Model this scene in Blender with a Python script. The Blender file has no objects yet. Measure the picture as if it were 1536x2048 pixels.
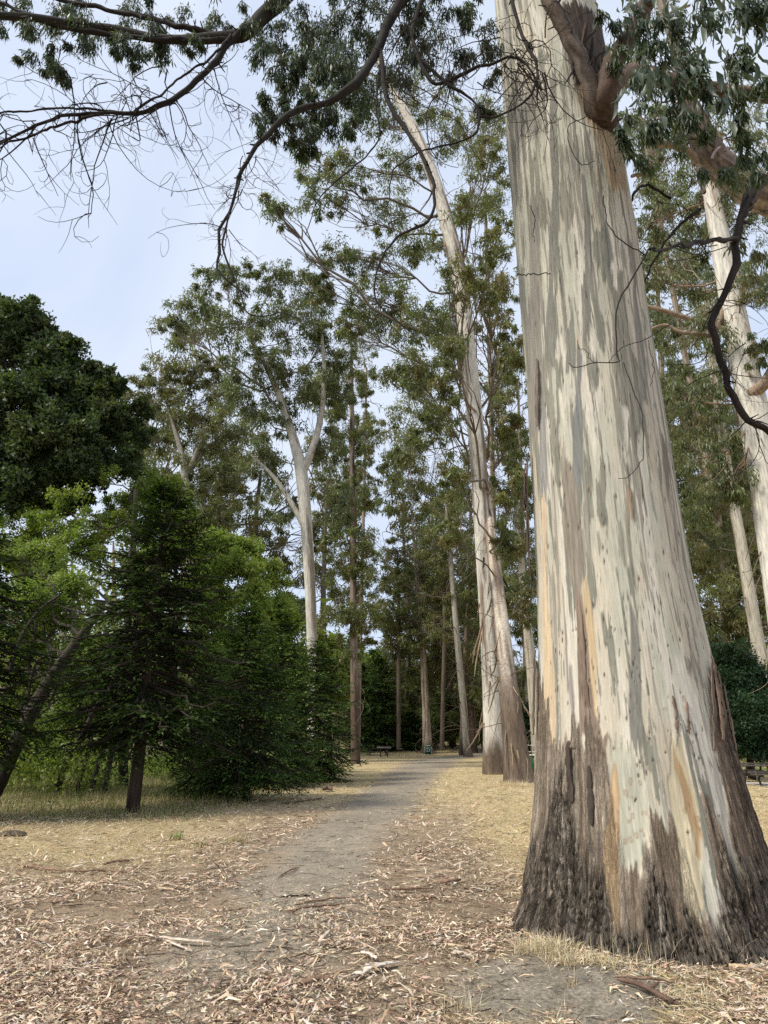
import bpy, math
import numpy as np
from mathutils import Vector

S = bpy.context.scene
COL = S.collection
PI = math.pi

# ------------------------------------------------------------------ camera
EYE, PITCH, LENS = 1.6, math.radians(18.6), 24.0
cam_d = bpy.data.cameras.new('camera')
cam = bpy.data.objects.new('camera', cam_d)
COL.objects.link(cam)
cam.location = (0, 0, EYE)
cam.rotation_euler = (PI / 2 + PITCH, 0, 0)
cam_d.sensor_fit = 'VERTICAL'
cam_d.sensor_height = 36.0
cam_d.sensor_width = 27.0
cam_d.lens = LENS
cam_d.clip_start = 0.05
cam_d.clip_end = 6000
S.camera = cam

# ------------------------------------------------------------------ world, sun, exposure
SUN_EL, SUN_AZ = math.radians(50), math.radians(-118)      # azimuth clockwise from +Y
W = bpy.data.worlds.new('World')
S.world = W
W.use_nodes = True
nt = W.node_tree
nt.nodes.clear()
sky = nt.nodes.new('ShaderNodeTexSky')
sky.sky_type = 'NISHITA'
sky.sun_disc = False
sky.sun_elevation = SUN_EL
sky.sun_rotation = SUN_AZ
sky.air_density = 1.0
sky.dust_density = 2.0
tc = nt.nodes.new('ShaderNodeTexCoord')
cl = nt.nodes.new('ShaderNodeTexNoise')
cl.inputs['Scale'].default_value = 1.6
cl.inputs['Detail'].default_value = 4
cl.inputs['Roughness'].default_value = 0.45
rmp = nt.nodes.new('ShaderNodeMapRange')
rmp.inputs['From Min'].default_value = 0.3
rmp.inputs['From Max'].default_value = 0.75
rmp.inputs['To Min'].default_value = 0.80
rmp.inputs['To Max'].default_value = 0.97
mixs = nt.nodes.new('ShaderNodeMix')
mixs.data_type = 'RGBA'
cl2 = nt.nodes.new('ShaderNodeTexNoise')                     # thin high overcast, whiter where it is thicker
cl2.inputs['Scale'].default_value = 2.3
cl2.inputs['Detail'].default_value = 5
cl2.inputs['Roughness'].default_value = 0.5
cl2.inputs['Distortion'].default_value = 0.6
crp = nt.nodes.new('ShaderNodeValToRGB')
crp.color_ramp.elements[0].position = 0.36
crp.color_ramp.elements[1].position = 0.66
crp.color_ramp.elements[0].color = (2.75, 3.15, 3.95, 1)
crp.color_ramp.elements[1].color = (3.45, 3.75, 4.25, 1)
nt.links.new(tc.outputs['Generated'], cl2.inputs['Vector'])
nt.links.new(cl2.outputs['Fac'], crp.inputs['Fac'])
nt.links.new(crp.outputs['Color'], mixs.inputs['B'])
bgn = nt.nodes.new('ShaderNodeBackground')
bgn.inputs['Strength'].default_value = 0.1
out = nt.nodes.new('ShaderNodeOutputWorld')
nt.links.new(tc.outputs['Generated'], cl.inputs['Vector'])
nt.links.new(cl.outputs['Fac'], rmp.inputs['Value'])
nt.links.new(rmp.outputs['Result'], mixs.inputs['Factor'])
nt.links.new(sky.outputs['Color'], mixs.inputs['A'])
nt.links.new(mixs.outputs['Result'], bgn.inputs['Color'])
nt.links.new(bgn.outputs['Background'], out.inputs['Surface'])

sun_d = bpy.data.lights.new('sun', 'SUN')
sun_d.energy = 1.5
sun_d.angle = math.radians(10)
sun_d.color = (1.0, 0.94, 0.83)
sun = bpy.data.objects.new('sun', sun_d)
COL.objects.link(sun)
sd = Vector((math.sin(SUN_AZ) * math.cos(SUN_EL), math.cos(SUN_AZ) * math.cos(SUN_EL), math.sin(SUN_EL)))
sun.rotation_euler = (-sd).to_track_quat('-Z', 'Y').to_euler()

S.view_settings.view_transform = 'Standard'
S.view_settings.look = 'None'
S.view_settings.gamma = 1.0
S.view_settings.exposure = 1.32
S.view_settings.use_curve_mapping = False
S.render.engine = 'CYCLES'
cy_ = S.cycles
cy_.max_bounces = 9
cy_.diffuse_bounces = 6
cy_.glossy_bounces = 2
cy_.transmission_bounces = 7
cy_.transparent_max_bounces = 4
cy_.caustics_reflective = False
cy_.caustics_refractive = False
cy_.use_denoising = False
S.render.filter_size = 1.1

# ------------------------------------------------------------------ maths helpers
F_PX = 2048 * LENS / 36.0


def ray(px, py):
    u = (px - 768) / F_PX
    v = -(py - 1024) / F_PX
    return np.array([u, math.cos(PITCH) - v * math.sin(PITCH), math.sin(PITCH) + v * math.cos(PITCH)])


def at(px, py, Y):
    """World point a direction of sight reaches at distance Y down the park."""
    d = ray(px, py)
    t = Y / d[1]
    return np.array([d[0] * t, Y, EYE + d[2] * t])


def mpp(py, Y):
    """Metres per pixel of the photograph at distance Y on that row."""
    d = ray(768, py)
    return Y / d[1] / F_PX


def _hash(ix, iy, s):
    n = (ix * 374761393 + iy * 668265263 + s * 974711) & 0x7fffffff
    n = ((n ^ (n >> 13)) * 1274126177) & 0x7fffffff
    n = ((n ^ (n >> 15)) * 224682251) & 0x7fffffff
    return ((n ^ (n >> 16)) & 0xffff) / 65535.0


def vn(x, y, s=0):
    x = np.asarray(x, float)
    y = np.asarray(y, float)
    x0 = np.floor(x)
    y0 = np.floor(y)
    fx = x - x0
    fy = y - y0
    fx = fx * fx * (3 - 2 * fx)
    fy = fy * fy * (3 - 2 * fy)
    ix = x0.astype(np.int64)
    iy = y0.astype(np.int64)
    a = _hash(ix, iy, s)
    b = _hash(ix + 1, iy, s)
    c = _hash(ix, iy + 1, s)
    d = _hash(ix + 1, iy + 1, s)
    return (a + (b - a) * fx) * (1 - fy) + (c + (d - c) * fx) * fy


def fbm(x, y, s=0, o=4, g=0.5):
    t = 0
    a = 1.0
    n = 0
    for i in range(o):
        t = t + a * vn(x * 2 ** i + i * 17.3, y * 2 ** i - i * 9.1, s + i * 31)
        n += a
        a *= g
    return t / n


def sst(a, b, x):
    t = np.clip((x - a) / (b - a), 0, 1)
    return t * t * (3 - 2 * t)


def nrm(v):
    return v / np.maximum(np.linalg.norm(v, axis=-1, keepdims=True), 1e-9)


def spline(P, n):
    """Catmull-Rom through rows of P (any columns), n samples."""
    P = np.asarray(P, float)
    m = len(P)
    if m == 2:
        t = np.linspace(0, 1, n)[:, None]
        return P[0] * (1 - t) + P[1] * t
    t = np.linspace(0, m - 1 - 1e-6, n)
    i = np.floor(t).astype(int)
    f = (t - i)[:, None]
    Q = np.vstack([2 * P[0] - P[1], P, 2 * P[-1] - P[-2]])
    p0, p1, p2, p3 = Q[i], Q[i + 1], Q[i + 2], Q[i + 3]
    return 0.5 * (2 * p1 + (p2 - p0) * f + (2 * p0 - 5 * p1 + 4 * p2 - p3) * f * f + (3 * p1 - p0 - 3 * p2 + p3) * f ** 3)


# ------------------------------------------------------------------ mesh helpers
def make_mesh(name, V, F, col=None, uv=None, smooth=False, alpha=None):
    V = np.ascontiguousarray(V, np.float32)
    F = np.ascontiguousarray(F, np.int32)
    me = bpy.data.meshes.new(name)
    n, (m, k) = len(V), F.shape
    me.vertices.add(n)
    me.vertices.foreach_set('co', V.ravel())
    me.loops.add(m * k)
    me.loops.foreach_set('vertex_index', F.ravel())
    me.polygons.add(m)
    me.polygons.foreach_set('loop_start', np.arange(0, m * k, k, dtype=np.int32))
    if smooth:
        me.polygons.foreach_set('use_smooth', np.ones(m, bool))
    if col is not None:
        c = np.ones((n, 4), np.float32)
        c[:, :3] = col
        if alpha is not None:
            c[:, 3] = alpha
        a = me.color_attributes.new('col', 'FLOAT_COLOR', 'POINT')
        a.data.foreach_set('color', c.ravel())
    if uv is not None:
        l = me.uv_layers.new(name='uv')
        l.data.foreach_set('uv', np.ascontiguousarray(uv[F.ravel()], np.float32).ravel())
    me.update(calc_edges=True)
    return me


def obj(name, me, mat=None, parent=None, loc=(0, 0, 0)):
    o = bpy.data.objects.new(name, me)
    COL.objects.link(o)
    if mat is not None and me is not None and not me.materials:
        me.materials.append(mat)
    if parent is not None:
        o.parent = parent
    o.location = loc
    return o


def tag(o, label=None, cat=None, group=None, kind=None):
    for k, v in (('label', label), ('category', cat), ('group', group), ('kind', kind)):
        if v:
            o[k] = v
    return o


def thing(name, label, cat, loc, group=None, rotz=0):
    o = obj(name, None, loc=loc)
    o.rotation_euler = (0, 0, rotz)
    return tag(o, label, cat, group)


class Geo:
    """Collects pieces (verts, quads, colours) of one part."""

    def __init__(self):
        self.v, self.f, self.c, self.n = [], [], [], 0

    def add(self, V, F, c=None):
        V = np.asarray(V, float).reshape(-1, 3)
        self.v.append(V)
        self.f.append(np.asarray(F, np.int64) + self.n)
        c = np.ones(3) * 0.5 if c is None else np.asarray(c, float)
        self.c.append(np.broadcast_to(c, V.shape).copy())
        self.n += len(V)

    def build(self, name, mat, parent=None, off=(0, 0, 0), smooth=False):
        V = np.vstack(self.v) - np.asarray(off, float)
        return obj(name, make_mesh(name, V, np.vstack(self.f), np.vstack(self.c), smooth=smooth), mat, parent)


def tubes(P, R, k=5, flat=1.0):
    """m tubes of n points: P (m,n,3), R (m,n). Returns V, quads."""
    P = np.asarray(P, float)
    R = np.asarray(R, float)
    m, n, _ = P.shape
    T = nrm(np.gradient(P, axis=1))
    mean = nrm(P[:, -1] - P[:, 0])
    ref = np.where(np.abs(mean[:, 2:3]) > 0.8, np.array([[0., 1, 0]]), np.array([[0., 0, 1]]))[:, None, :]
    A = nrm(np.cross(T, np.broadcast_to(ref, T.shape)))
    B = np.cross(A, T)
    a = np.linspace(0, 2 * PI, k, endpoint=False)
    V = P[:, :, None] + R[:, :, None, None] * (np.cos(a)[None, None, :, None] * A[:, :, None] + flat * np.sin(a)[None, None, :, None] * B[:, :, None])
    i = np.arange(m * n * k).reshape(m, n, k)
    j = np.roll(i, -1, axis=2)
    F = np.stack([i[:, :-1], j[:, :-1], j[:, 1:], i[:, 1:]], -1).reshape(-1, 4)
    return V.reshape(-1, 3), F


def leaves(C, D, Wd, L, w):
    """Pointed leaf blades, one quad each."""
    n = len(C)
    L = np.broadcast_to(L, n)[:, None]
    w = np.broadcast_to(w, n)[:, None]
    V = np.stack([C, C + D * L * 0.42 + Wd * w * 0.5, C + D * L, C + D * L * 0.42 - Wd * w * 0.5], 1)
    return V.reshape(-1, 3), np.arange(n * 4).reshape(n, 4)


def blades3(C, D, Wd, L, w):
    """Small pointed leaves or grass blades of one triangle each."""
    n = len(C)
    L = np.broadcast_to(L, n)[:, None]
    w = np.broadcast_to(w, n)[:, None]
    V = np.stack([C + Wd * w * 0.5, C + D * L, C - Wd * w * 0.5 + D * L * .12], 1)
    return V.reshape(-1, 3), np.arange(n * 3).reshape(n, 3)


def sickle(C, D, Wd, L, w, bend):
    """Curved lance-shaped leaves folded along the midrib: 6 quads each."""
    n = len(C)
    L = np.broadcast_to(L, n)[:, None]
    w = np.broadcast_to(w, n)[:, None]
    bend = np.broadcast_to(bend, n)[:, None]
    N = np.cross(D, Wd)
    rows = []
    for t, s in ((0, 0.10), (0.3, 0.95), (0.65, 0.75), (1.0, 0.04)):
        c = C + D * L * t + Wd * bend * L * (t * t) + N * L * 0.12 * math.sin(PI * t)
        h = w * 0.5 * s
        rows.append(np.stack([c - Wd * h + N * h * 0.35, c, c + Wd * h + N * h * 0.35], 1))
    V = np.stack(rows, 1).reshape(n, 12, 3)
    q = np.array([[r * 3 + c, r * 3 + c + 1, r * 3 + c + 4, r * 3 + c + 3] for r in range(3) for c in range(2)])
    F = (np.arange(n)[:, None, None] * 12 + q[None]).reshape(-1, 4)
    return V.reshape(-1, 3), F


def perp(D, g):
    return nrm(np.cross(D, nrm(g.normal(size=D.shape))))


def pal(g, n, cols, jit=0.18, w=None):
    cols = np.array(cols, float)
    i = g.choice(len(cols), n, p=w)
    return cols[i] * (1 + jit * g.normal(size=(n, 1))).clip(0.4, 1.8) * (1 + 0.05 * g.normal(size=(n, 3)))


BOXF = np.array([[0, 3, 2, 1], [4, 5, 6, 7], [0, 1, 5, 4], [1, 2, 6, 5], [2, 3, 7, 6], [3, 0, 4, 7]])


def box(cx, cy, cz, sx, sy, sz, taper=1.0, rot=0.0):
    V = []
    for z, t in ((-1, 1.0), (1, taper)):
        for x, y in ((-1, -1), (1, -1), (1, 1), (-1, 1)):
            V.append((x * sx / 2 * t, y * sy / 2 * t, z * sz / 2))
    V = np.array(V)
    c, s = math.cos(rot), math.sin(rot)
    V = V @ np.array([[c, s, 0], [-s, c, 0], [0, 0, 1]])
    return V + (cx, cy, cz), BOXF


# ------------------------------------------------------------------ materials
def mat_col(name, rough=0.9, trans=0.0, tint=(1.25, 1.3, 0.6), nscale=None, namp=0.25, bump=0.0, bscale=40.0, stretch=None, spec=0.25):
    """Base colour from the piece's own 'col' attribute, times fine grain; optional leaf translucency."""
    m = bpy.data.materials.new(name)
    m.use_nodes = True
    t = m.node_tree
    b = t.nodes['Principled BSDF']
    b.inputs['Roughness'].default_value = rough
    b.inputs['Specular IOR Level'].default_value = spec
    a = t.nodes.new('ShaderNodeAttribute')
    a.attribute_name = 'col'
    src = a.outputs['Color']
    co = None
    if nscale or bump:
        tcn = t.nodes.new('ShaderNodeTexCoord')
        mp = t.nodes.new('ShaderNodeMapping')
        t.links.new(tcn.outputs['UV' if stretch == 'uv' else 'Object'], mp.inputs['Vector'])
        if stretch == 'uv':
            mp.inputs['Scale'].default_value = (1, 0.12, 1)
        elif stretch == 'z':
            mp.inputs['Scale'].default_value = (1, 1, 0.12)
        co = mp.outputs['Vector']
    if nscale:
        n = t.nodes.new('ShaderNodeTexNoise')
        n.inputs['Scale'].default_value = nscale
        n.inputs['Detail'].default_value = 6
        n.inputs['Roughness'].default_value = 0.65
        t.links.new(co, n.inputs['Vector'])
        r = t.nodes.new('ShaderNodeMapRange')
        r.inputs['From Min'].default_value = 0.3
        r.inputs['From Max'].default_value = 0.7
        r.inputs['To Min'].default_value = 1 - namp
        r.inputs['To Max'].default_value = 1 + namp
        t.links.new(n.outputs['Fac'], r.inputs['Value'])
        mx = t.nodes.new('ShaderNodeVectorMath')
        mx.operation = 'SCALE'
        t.links.new(src, mx.inputs[0])
        t.links.new(r.outputs['Result'], mx.inputs['Scale'])
        src = mx.outputs['Vector']
    if bump:
        n2 = t.nodes.new('ShaderNodeTexNoise')
        n2.inputs['Scale'].default_value = bscale
        n2.inputs['Detail'].default_value = 5
        n2.inputs['Roughness'].default_value = 0.6
        t.links.new(co, n2.inputs['Vector'])
        bp = t.nodes.new('ShaderNodeBump')
        bp.inputs['Strength'].default_value = bump
        bp.inputs['Distance'].default_value = 0.02
        t.links.new(n2.outputs['Fac'], bp.inputs['Height'])
        t.links.new(bp.outputs['Normal'], b.inputs['Normal'])
    t.links.new(src, b.inputs['Base Color'])
    if trans:
        tr = t.nodes.new('ShaderNodeBsdfTranslucent')
        mx2 = t.nodes.new('ShaderNodeMixShader')
        mx2.inputs['Fac'].default_value = trans
        ml = t.nodes.new('ShaderNodeMix')
        ml.data_type = 'RGBA'
        ml.blend_type = 'MULTIPLY'
        ml.inputs['Factor'].default_value = 1.0
        ml.inputs['B'].default_value = tuple(tint) + (1,)
        t.links.new(src, ml.inputs['A'])
        t.links.new(ml.outputs['Result'], tr.inputs['Color'])
        t.links.new(b.outputs['BSDF'], mx2.inputs[1])
        t.links.new(tr.outputs['BSDF'], mx2.inputs[2])
        o = t.nodes['Material Output']
        t.links.new(mx2.outputs['Shader'], o.inputs['Surface'])
    return m


def mat_flat(name, c, rough=0.6, spec=0.3, namp=0.15, nscale=8.0, metal=0.0):
    m = bpy.data.materials.new(name)
    m.use_nodes = True
    t = m.node_tree
    b = t.nodes['Principled BSDF']
    b.inputs['Roughness'].default_value = rough
    b.inputs['Specular IOR Level'].default_value = spec
    b.inputs['Metallic'].default_value = metal
    tcn = t.nodes.new('ShaderNodeTexCoord')
    n = t.nodes.new('ShaderNodeTexNoise')
    n.inputs['Scale'].default_value = nscale
    n.inputs['Detail'].default_value = 5
    t.links.new(tcn.outputs['Object'], n.inputs['Vector'])
    rp = t.nodes.new('ShaderNodeValToRGB')
    rp.color_ramp.elements[0].position = 0.3
    rp.color_ramp.elements[1].position = 0.7
    rp.color_ramp.elements[0].color = tuple(np.array(c) * (1 - namp)) + (1,)
    rp.color_ramp.elements[1].color = tuple(np.array(c) * (1 + namp)) + (1,)
    t.links.new(n.outputs['Fac'], rp.inputs['Fac'])
    t.links.new(rp.outputs['Color'], b.inputs['Base Color'])
    return m


def big_bark():
    """Smooth gum bark; the vertex alpha says how fibrous and fissured it is."""
    m = bpy.data.materials.new('smooth_gum_bark')
    m.use_nodes = True
    t = m.node_tree
    L = t.links.new
    b = t.nodes['Principled BSDF']
    b.inputs['Roughness'].default_value = .82
    b.inputs['Specular IOR Level'].default_value = .2
    a = t.nodes.new('ShaderNodeAttribute')
    a.attribute_name = 'col'
    tcn = t.nodes.new('ShaderNodeTexCoord')

    def noise(sx, sy, det, rough, dist=0.0):
        mp = t.nodes.new('ShaderNodeMapping')
        mp.inputs['Scale'].default_value = (sx, sy, 1)
        L(tcn.outputs['UV'], mp.inputs['Vector'])
        n = t.nodes.new('ShaderNodeTexNoise')
        n.inputs['Scale'].default_value = 1
        n.inputs['Detail'].default_value = det
        n.inputs['Roughness'].default_value = rough
        n.inputs['Distortion'].default_value = dist
        L(mp.outputs['Vector'], n.inputs['Vector'])
        return n.outputs['Fac']

    def mth(op, x, y, z=None):
        n = t.nodes.new('ShaderNodeMath')
        n.operation = op
        for i, v in enumerate((x, y, z)):
            if v is None:
                continue
            if isinstance(v, (int, float)):
                n.inputs[i].default_value = v
            else:
                L(v, n.inputs[i])
        return n.outputs['Value']

    def rng(x, a0, a1, b0, b1):
        n = t.nodes.new('ShaderNodeMapRange')
        for k, v in zip(('From Min', 'From Max', 'To Min', 'To Max'), (a0, a1, b0, b1)):
            n.inputs[k].default_value = v
        L(x, n.inputs['Value'])
        return n.outputs['Result']
    fib = noise(95, 6, 6, .7)
    fis = mth('ABSOLUTE', mth('SUBTRACT', noise(30, 3.6, 6, .62, .3), .5), 0.0)
    fis2 = mth('ABSOLUTE', mth('SUBTRACT', noise(70, 11, 5, .65), .5), 0.0)
    al = a.outputs['Alpha']
    dark = mth('MULTIPLY', rng(fis, .0, .085, .16, 1.12), rng(fis2, .0, .09, .45, 1.15))
    shade = mth('ADD', mth('MULTIPLY', dark, al), mth('SUBTRACT', 1.0, al))
    tone = mth('MULTIPLY', shade, rng(fib, .3, .7, .80, 1.18))
    vm = t.nodes.new('ShaderNodeVectorMath')
    vm.operation = 'SCALE'
    L(a.outputs['Color'], vm.inputs[0])
    L(tone, vm.inputs['Scale'])
    L(vm.outputs['Vector'], b.inputs['Base Color'])
    h = mth('ADD', mth('MULTIPLY', fib, .12), mth('MULTIPLY', al, mth('ADD', rng(fis, 0, .12, 0, 1.0), rng(fis2, 0, .12, 0, .45))))
    bp = t.nodes.new('ShaderNodeBump')
    bp.inputs['Strength'].default_value = .9
    bp.inputs['Distance'].default_value = .022
    L(h, bp.inputs['Height'])
    L(bp.outputs['Normal'], b.inputs['Normal'])
    return m


M_BIGBARK = big_bark()
M_BARK = mat_col('gum_bark', 0.88, nscale=16, namp=0.42, bump=0.9, bscale=16, stretch='z', spec=0.2)
M_TWIG = mat_col('dark_twig_bark', 0.85, nscale=25, namp=0.3, bump=0.3, bscale=60, spec=0.25)
M_GUM = mat_col('gum_leaf', 0.42, trans=0.42, spec=0.5)
M_LEAF = mat_col('broad_leaf', 0.5, trans=0.42, spec=0.4)
M_NEEDLE = mat_col('needle_spray', 0.65, trans=0.3, spec=0.12)
M_STRAW = mat_col('dry_straw', 0.8, trans=0.2, tint=(1.0, .95, .8), spec=0.2)
M_LITTER = mat_col('dry_litter', 0.85, nscale=60, namp=0.2, spec=0.15)

# ------------------------------------------------------------------ ground
PATH_Y = np.array([3.0, 4.8, 6.4, 9.3, 11.8, 16, 21.4, 35, 52.8, 66, 74, 84, 100])
PATH_X = np.array([-1.1, -1.0, -0.95, -0.97, -0.84, -0.45, 0.03, 1.25, 2.95, 4.6, 6.2, 9.5, 17])
PATH_W = np.array([.75, .75, .76, .8, .8, .84, .9, 1.2, 1.75, 1.9, 1.9, 1.7, 1.7])


def path_d(x, y):
    """Signed distance-like measure: below 1 inside the worn path."""
    return np.abs(x - np.interp(y, PATH_Y, PATH_X)) / np.interp(y, PATH_Y, PATH_W)


def ground_z(x, y):
    x = np.asarray(x, float)
    y = np.asarray(y, float)
    z = (fbm(x * 0.35, y * 0.35, 3, 3) - 0.5) * 0.10 * sst(3, 9, np.abs(y) + 4)
    z = z + 0.07 * np.exp(-(((x - 1.25) / 0.75) ** 2 + ((y - 5.25) / 0.6) ** 2))
    z = z + 0.10 * np.exp(-(((x - 2.34) / 1.7) ** 2 + ((y - 6.85) / 1.6) ** 2))
    z = z + 1.5 * np.exp(-(((x - 2.0) / 9.0) ** 2 + ((y - 104) / 12.0) ** 2))
    z = z + 0.9 * np.exp(-(((x - 16.0) / 9.0) ** 2 + ((y - 112) / 14.0) ** 2))
    z = z + 0.25 * sst(8, 30, -x) * sst(10, 22, y)
    z = z + sst(120, 330, y) * (22 + 14 * fbm(x * 0.008 + 5, y * 0.006, 8, 3))
    return z


def soil_patch(x, y):
    d = np.hypot((x - 1.22) / 1.0, (y - 5.35) / 0.95)
    return 1 - sst(0.55, 1.05, d + 0.5 * (fbm(x * 4, y * 4, 71, 3) - 0.5))


def straw_amount(x, y):
    """How much dry grass covers the soil there (0..1)."""
    right = sst(0.9, 2.2, x - 0.02 * y + 0.9 * (fbm(x * 0.8, y * 0.8, 21, 3) - 0.5))
    far = sst(13, 26, y + 6 * (fbm(x * 0.4, y * 0.3, 22, 3) - 0.5))
    left = sst(8.5, 11.5, y) * sst(2.0, 4.0, -x + 0.0) * 0.75
    base = np.maximum.reduce([right * sst(4.0, 8.0, y + 1.5 * fbm(x, y, 4, 2)), far, left])
    base = base * sst(0.8, 1.5, path_d(x, y) + 0.5 * (fbm(x * 1.5, y * 1.0, 23, 3) - 0.5))
    return base


def ground_col(X, Y):
    """Base colour of the soil itself: duff, straw-covered earth, gravelly worn path, turf, bare clay."""
    n1 = fbm(X * 1.2, Y * 1.2, 30, 4)[..., None]
    n2 = fbm(X * 7, Y * 7, 34, 3)[..., None]
    n3 = fbm(X * 21, Y * 21, 37, 3)[..., None]
    duff = np.array([.20, .145, .098]) * (0.5 + 0.5 * n1 + .6 * n3) * (0.4 + n2)
    duffp = np.array([.37, .285, .19]) * (0.55 + 0.5 * n2 + .4 * n3)
    st = np.array([.47, .37, .205]) * (0.5 + 0.4 * n1 + 0.3 * n2 + .3 * n3)
    C = duff * 0.5 + duffp * 0.5
    far = sst(9, 22, Y)[..., None]
    C = C * (1 - far) + duffp * far
    s = straw_amount(X, Y)[..., None]
    C = C * (1 - s) + st * s
    edge = path_d(X, Y) + 1.5 * (n1[..., 0] - 0.5) + .7 * (n2[..., 0] - .5)
    pd = .9 * sst(1.5, 0.5, edge)[..., None] * sst(4, 6.5, Y)[..., None]
    grav = np.array([.30, .258, .195]) * (0.3 + 0.5 * n1 + 0.4 * n2 + .5 * n3)
    C = C * (1 - pd) + grav * pd
    gr = (sst(3.5, 6.5, -X - 0.09 * (Y - 17)) * sst(14.5, 17.5, Y + 1.6 * n1[..., 0]) * sst(75, 50, Y))[..., None]
    C = C * (1 - 0.75 * gr) + np.array([.12, .125, .045]) * (0.6 + 0.8 * n2) * 0.75 * gr
    sp = soil_patch(X, Y)[..., None]
    cr = np.abs(fbm(X * 6, Y * 6, 39, 4, .6) - .5)[..., None]
    C = C * (1 - sp) + np.array([.225, .195, .15]) * (0.2 + 0.5 * n1 + 0.7 * n2 + .5 * n3) * (1 - .45 * sst(.03, 0, cr)) * sp
    hill = sst(125, 160, Y)[..., None]
    return C * (1 - hill) + np.array([.085, .085, .03]) * (0.6 + 0.8 * n1) * hill


M_SOIL = mat_col('forest_floor', 0.95, nscale=38, namp=0.55, bump=1.0, bscale=45, spec=0.1)


def sheet(name, X, Y, Z):
    V = np.stack([X, Y, Z], -1).reshape(-1, 3)
    i = np.arange(len(V)).reshape(X.shape)
    F = np.stack([i[:-1, :-1], i[:-1, 1:], i[1:, 1:], i[1:, :-1]], -1).reshape(-1, 4)
    tag(obj(name, make_mesh(name, V, F, ground_col(X, Y).reshape(-1, 3), smooth=True), M_SOIL), kind='structure')


def build_ground():
    xs = np.concatenate([-np.geomspace(2400, 12, 34), np.arange(-11.7, -5, 0.2), np.arange(-5, 3.6, 0.065), np.arange(3.6, 16, 0.3), np.geomspace(16.4, 2400, 34)])
    ys = np.concatenate([-np.geomspace(2400, 6, 22), np.arange(-4, 4.2, 0.5), np.arange(4.2, 12, 0.07), 12 * np.exp(np.linspace(0, math.log(10.4), 140)), np.geomspace(130, 2600, 40)])
    X, Y = np.meshgrid(xs, ys)
    Z = ground_z(X, Y)
    near = sst(30, 10, np.hypot(X, Y))
    Z = Z + near * 0.022 * (fbm(X * 6, Y * 6, 5, 4, .6) - 0.5)
    sp = soil_patch(X, Y)
    Z = Z + sp * (0.05 * (fbm(X * 3.5, Y * 5, 12, 5, .6) - .5) - .012 * sst(.04, 0, np.abs(fbm(X * 6, Y * 6, 39, 4, .6) - .5)))
    sheet('ground', X, Y, Z)


build_ground()


def build_path():
    n, k = 520, 31
    ys = 8.4 * np.exp(np.linspace(0, math.log(96 / 8.4), n))
    u = np.linspace(-1, 1, k)
    xc = np.interp(ys, PATH_Y, PATH_X)
    w = np.interp(ys, PATH_Y, PATH_W) * 1.15 * sst(7.5, 10.5, ys)
    X = xc[:, None] + u * w[:, None]
    Y = np.repeat(ys[:, None], k, 1)
    edge = 1 - np.abs(u)[None, :]
    Z = ground_z(X, Y) + 0.002 + 0.016 * sst(0, 0.4, edge) + 0.014 * (fbm(X * 5, Y * 5, 45, 4, .6) - 0.5) * sst(0, .3, edge)
    sheet('path', X, Y, Z)


build_path()

# ------------------------------------------------------------------ the big eucalyptus in front
BIG_C = np.array([2.34, 6.85])
PROFILE = np.array([(-0.25, 2.376, 1.28), (-0.10, 2.376, 1.235), (0.05, 2.376, 1.14), (0.32, 2.371, 1.075), (0.70, 2.366, 1.003), (1.11, 2.363, .939), (1.53, 2.355, .890), (1.97, 2.351, .848),
                    (2.43, 2.347, .813), (3.18, 2.333, .758), (3.84, 2.331, .739), (4.56, 2.329, .725), (5.33, 2.331, .707), (6.15, 2.328, .697), (7.03, 2.336, .695),
                    (7.86, 2.328, .692), (9.0, 2.322, .690), (10.1, 2.304, .680), (11.3, 2.257, .665), (12.6, 2.20, .62), (14.0, 2.10, .55)])
EDGE_Y = np.array([0, 130, 256, 400, 512, 640, 768, 896, 1024, 1150, 1300, 1450, 1600, 1700, 1800, 1870, 1930])
EDGE_L = np.array([988, 1000, 1012, 1026, 1036, 1044, 1052, 1058, 1065, 1071, 1074, 1074, 1071, 1064, 1055, 1045, 1020])
EDGE_R = np.array([1192, 1222, 1243, 1264, 1280, 1296, 1318, 1340, 1362, 1385, 1424, 1460, 1504, 1538, 1573, 1607, 1650])
TH0 = math.atan2(-2.34, -6.85)            # side of the trunk that looks at the path's end of the clearing


def py_to_z(py):
    """Height on the trunk's front that lies on that row of the photo."""
    e = PITCH - np.arctan((np.asarray(py, float) - 1024) / F_PX)
    return EYE + 6.2 * np.tan(e) / math.cos(0.33)


def feat_theta(px, py):
    l = np.interp(py, EDGE_Y, EDGE_L)
    r = np.interp(py, EDGE_Y, EDGE_R)
    s = np.clip((np.asarray(px, float) - (l + r) / 2) / ((r - l) / 2), -0.985, 0.985)
    return np.arcsin(s) * 0.94


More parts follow.
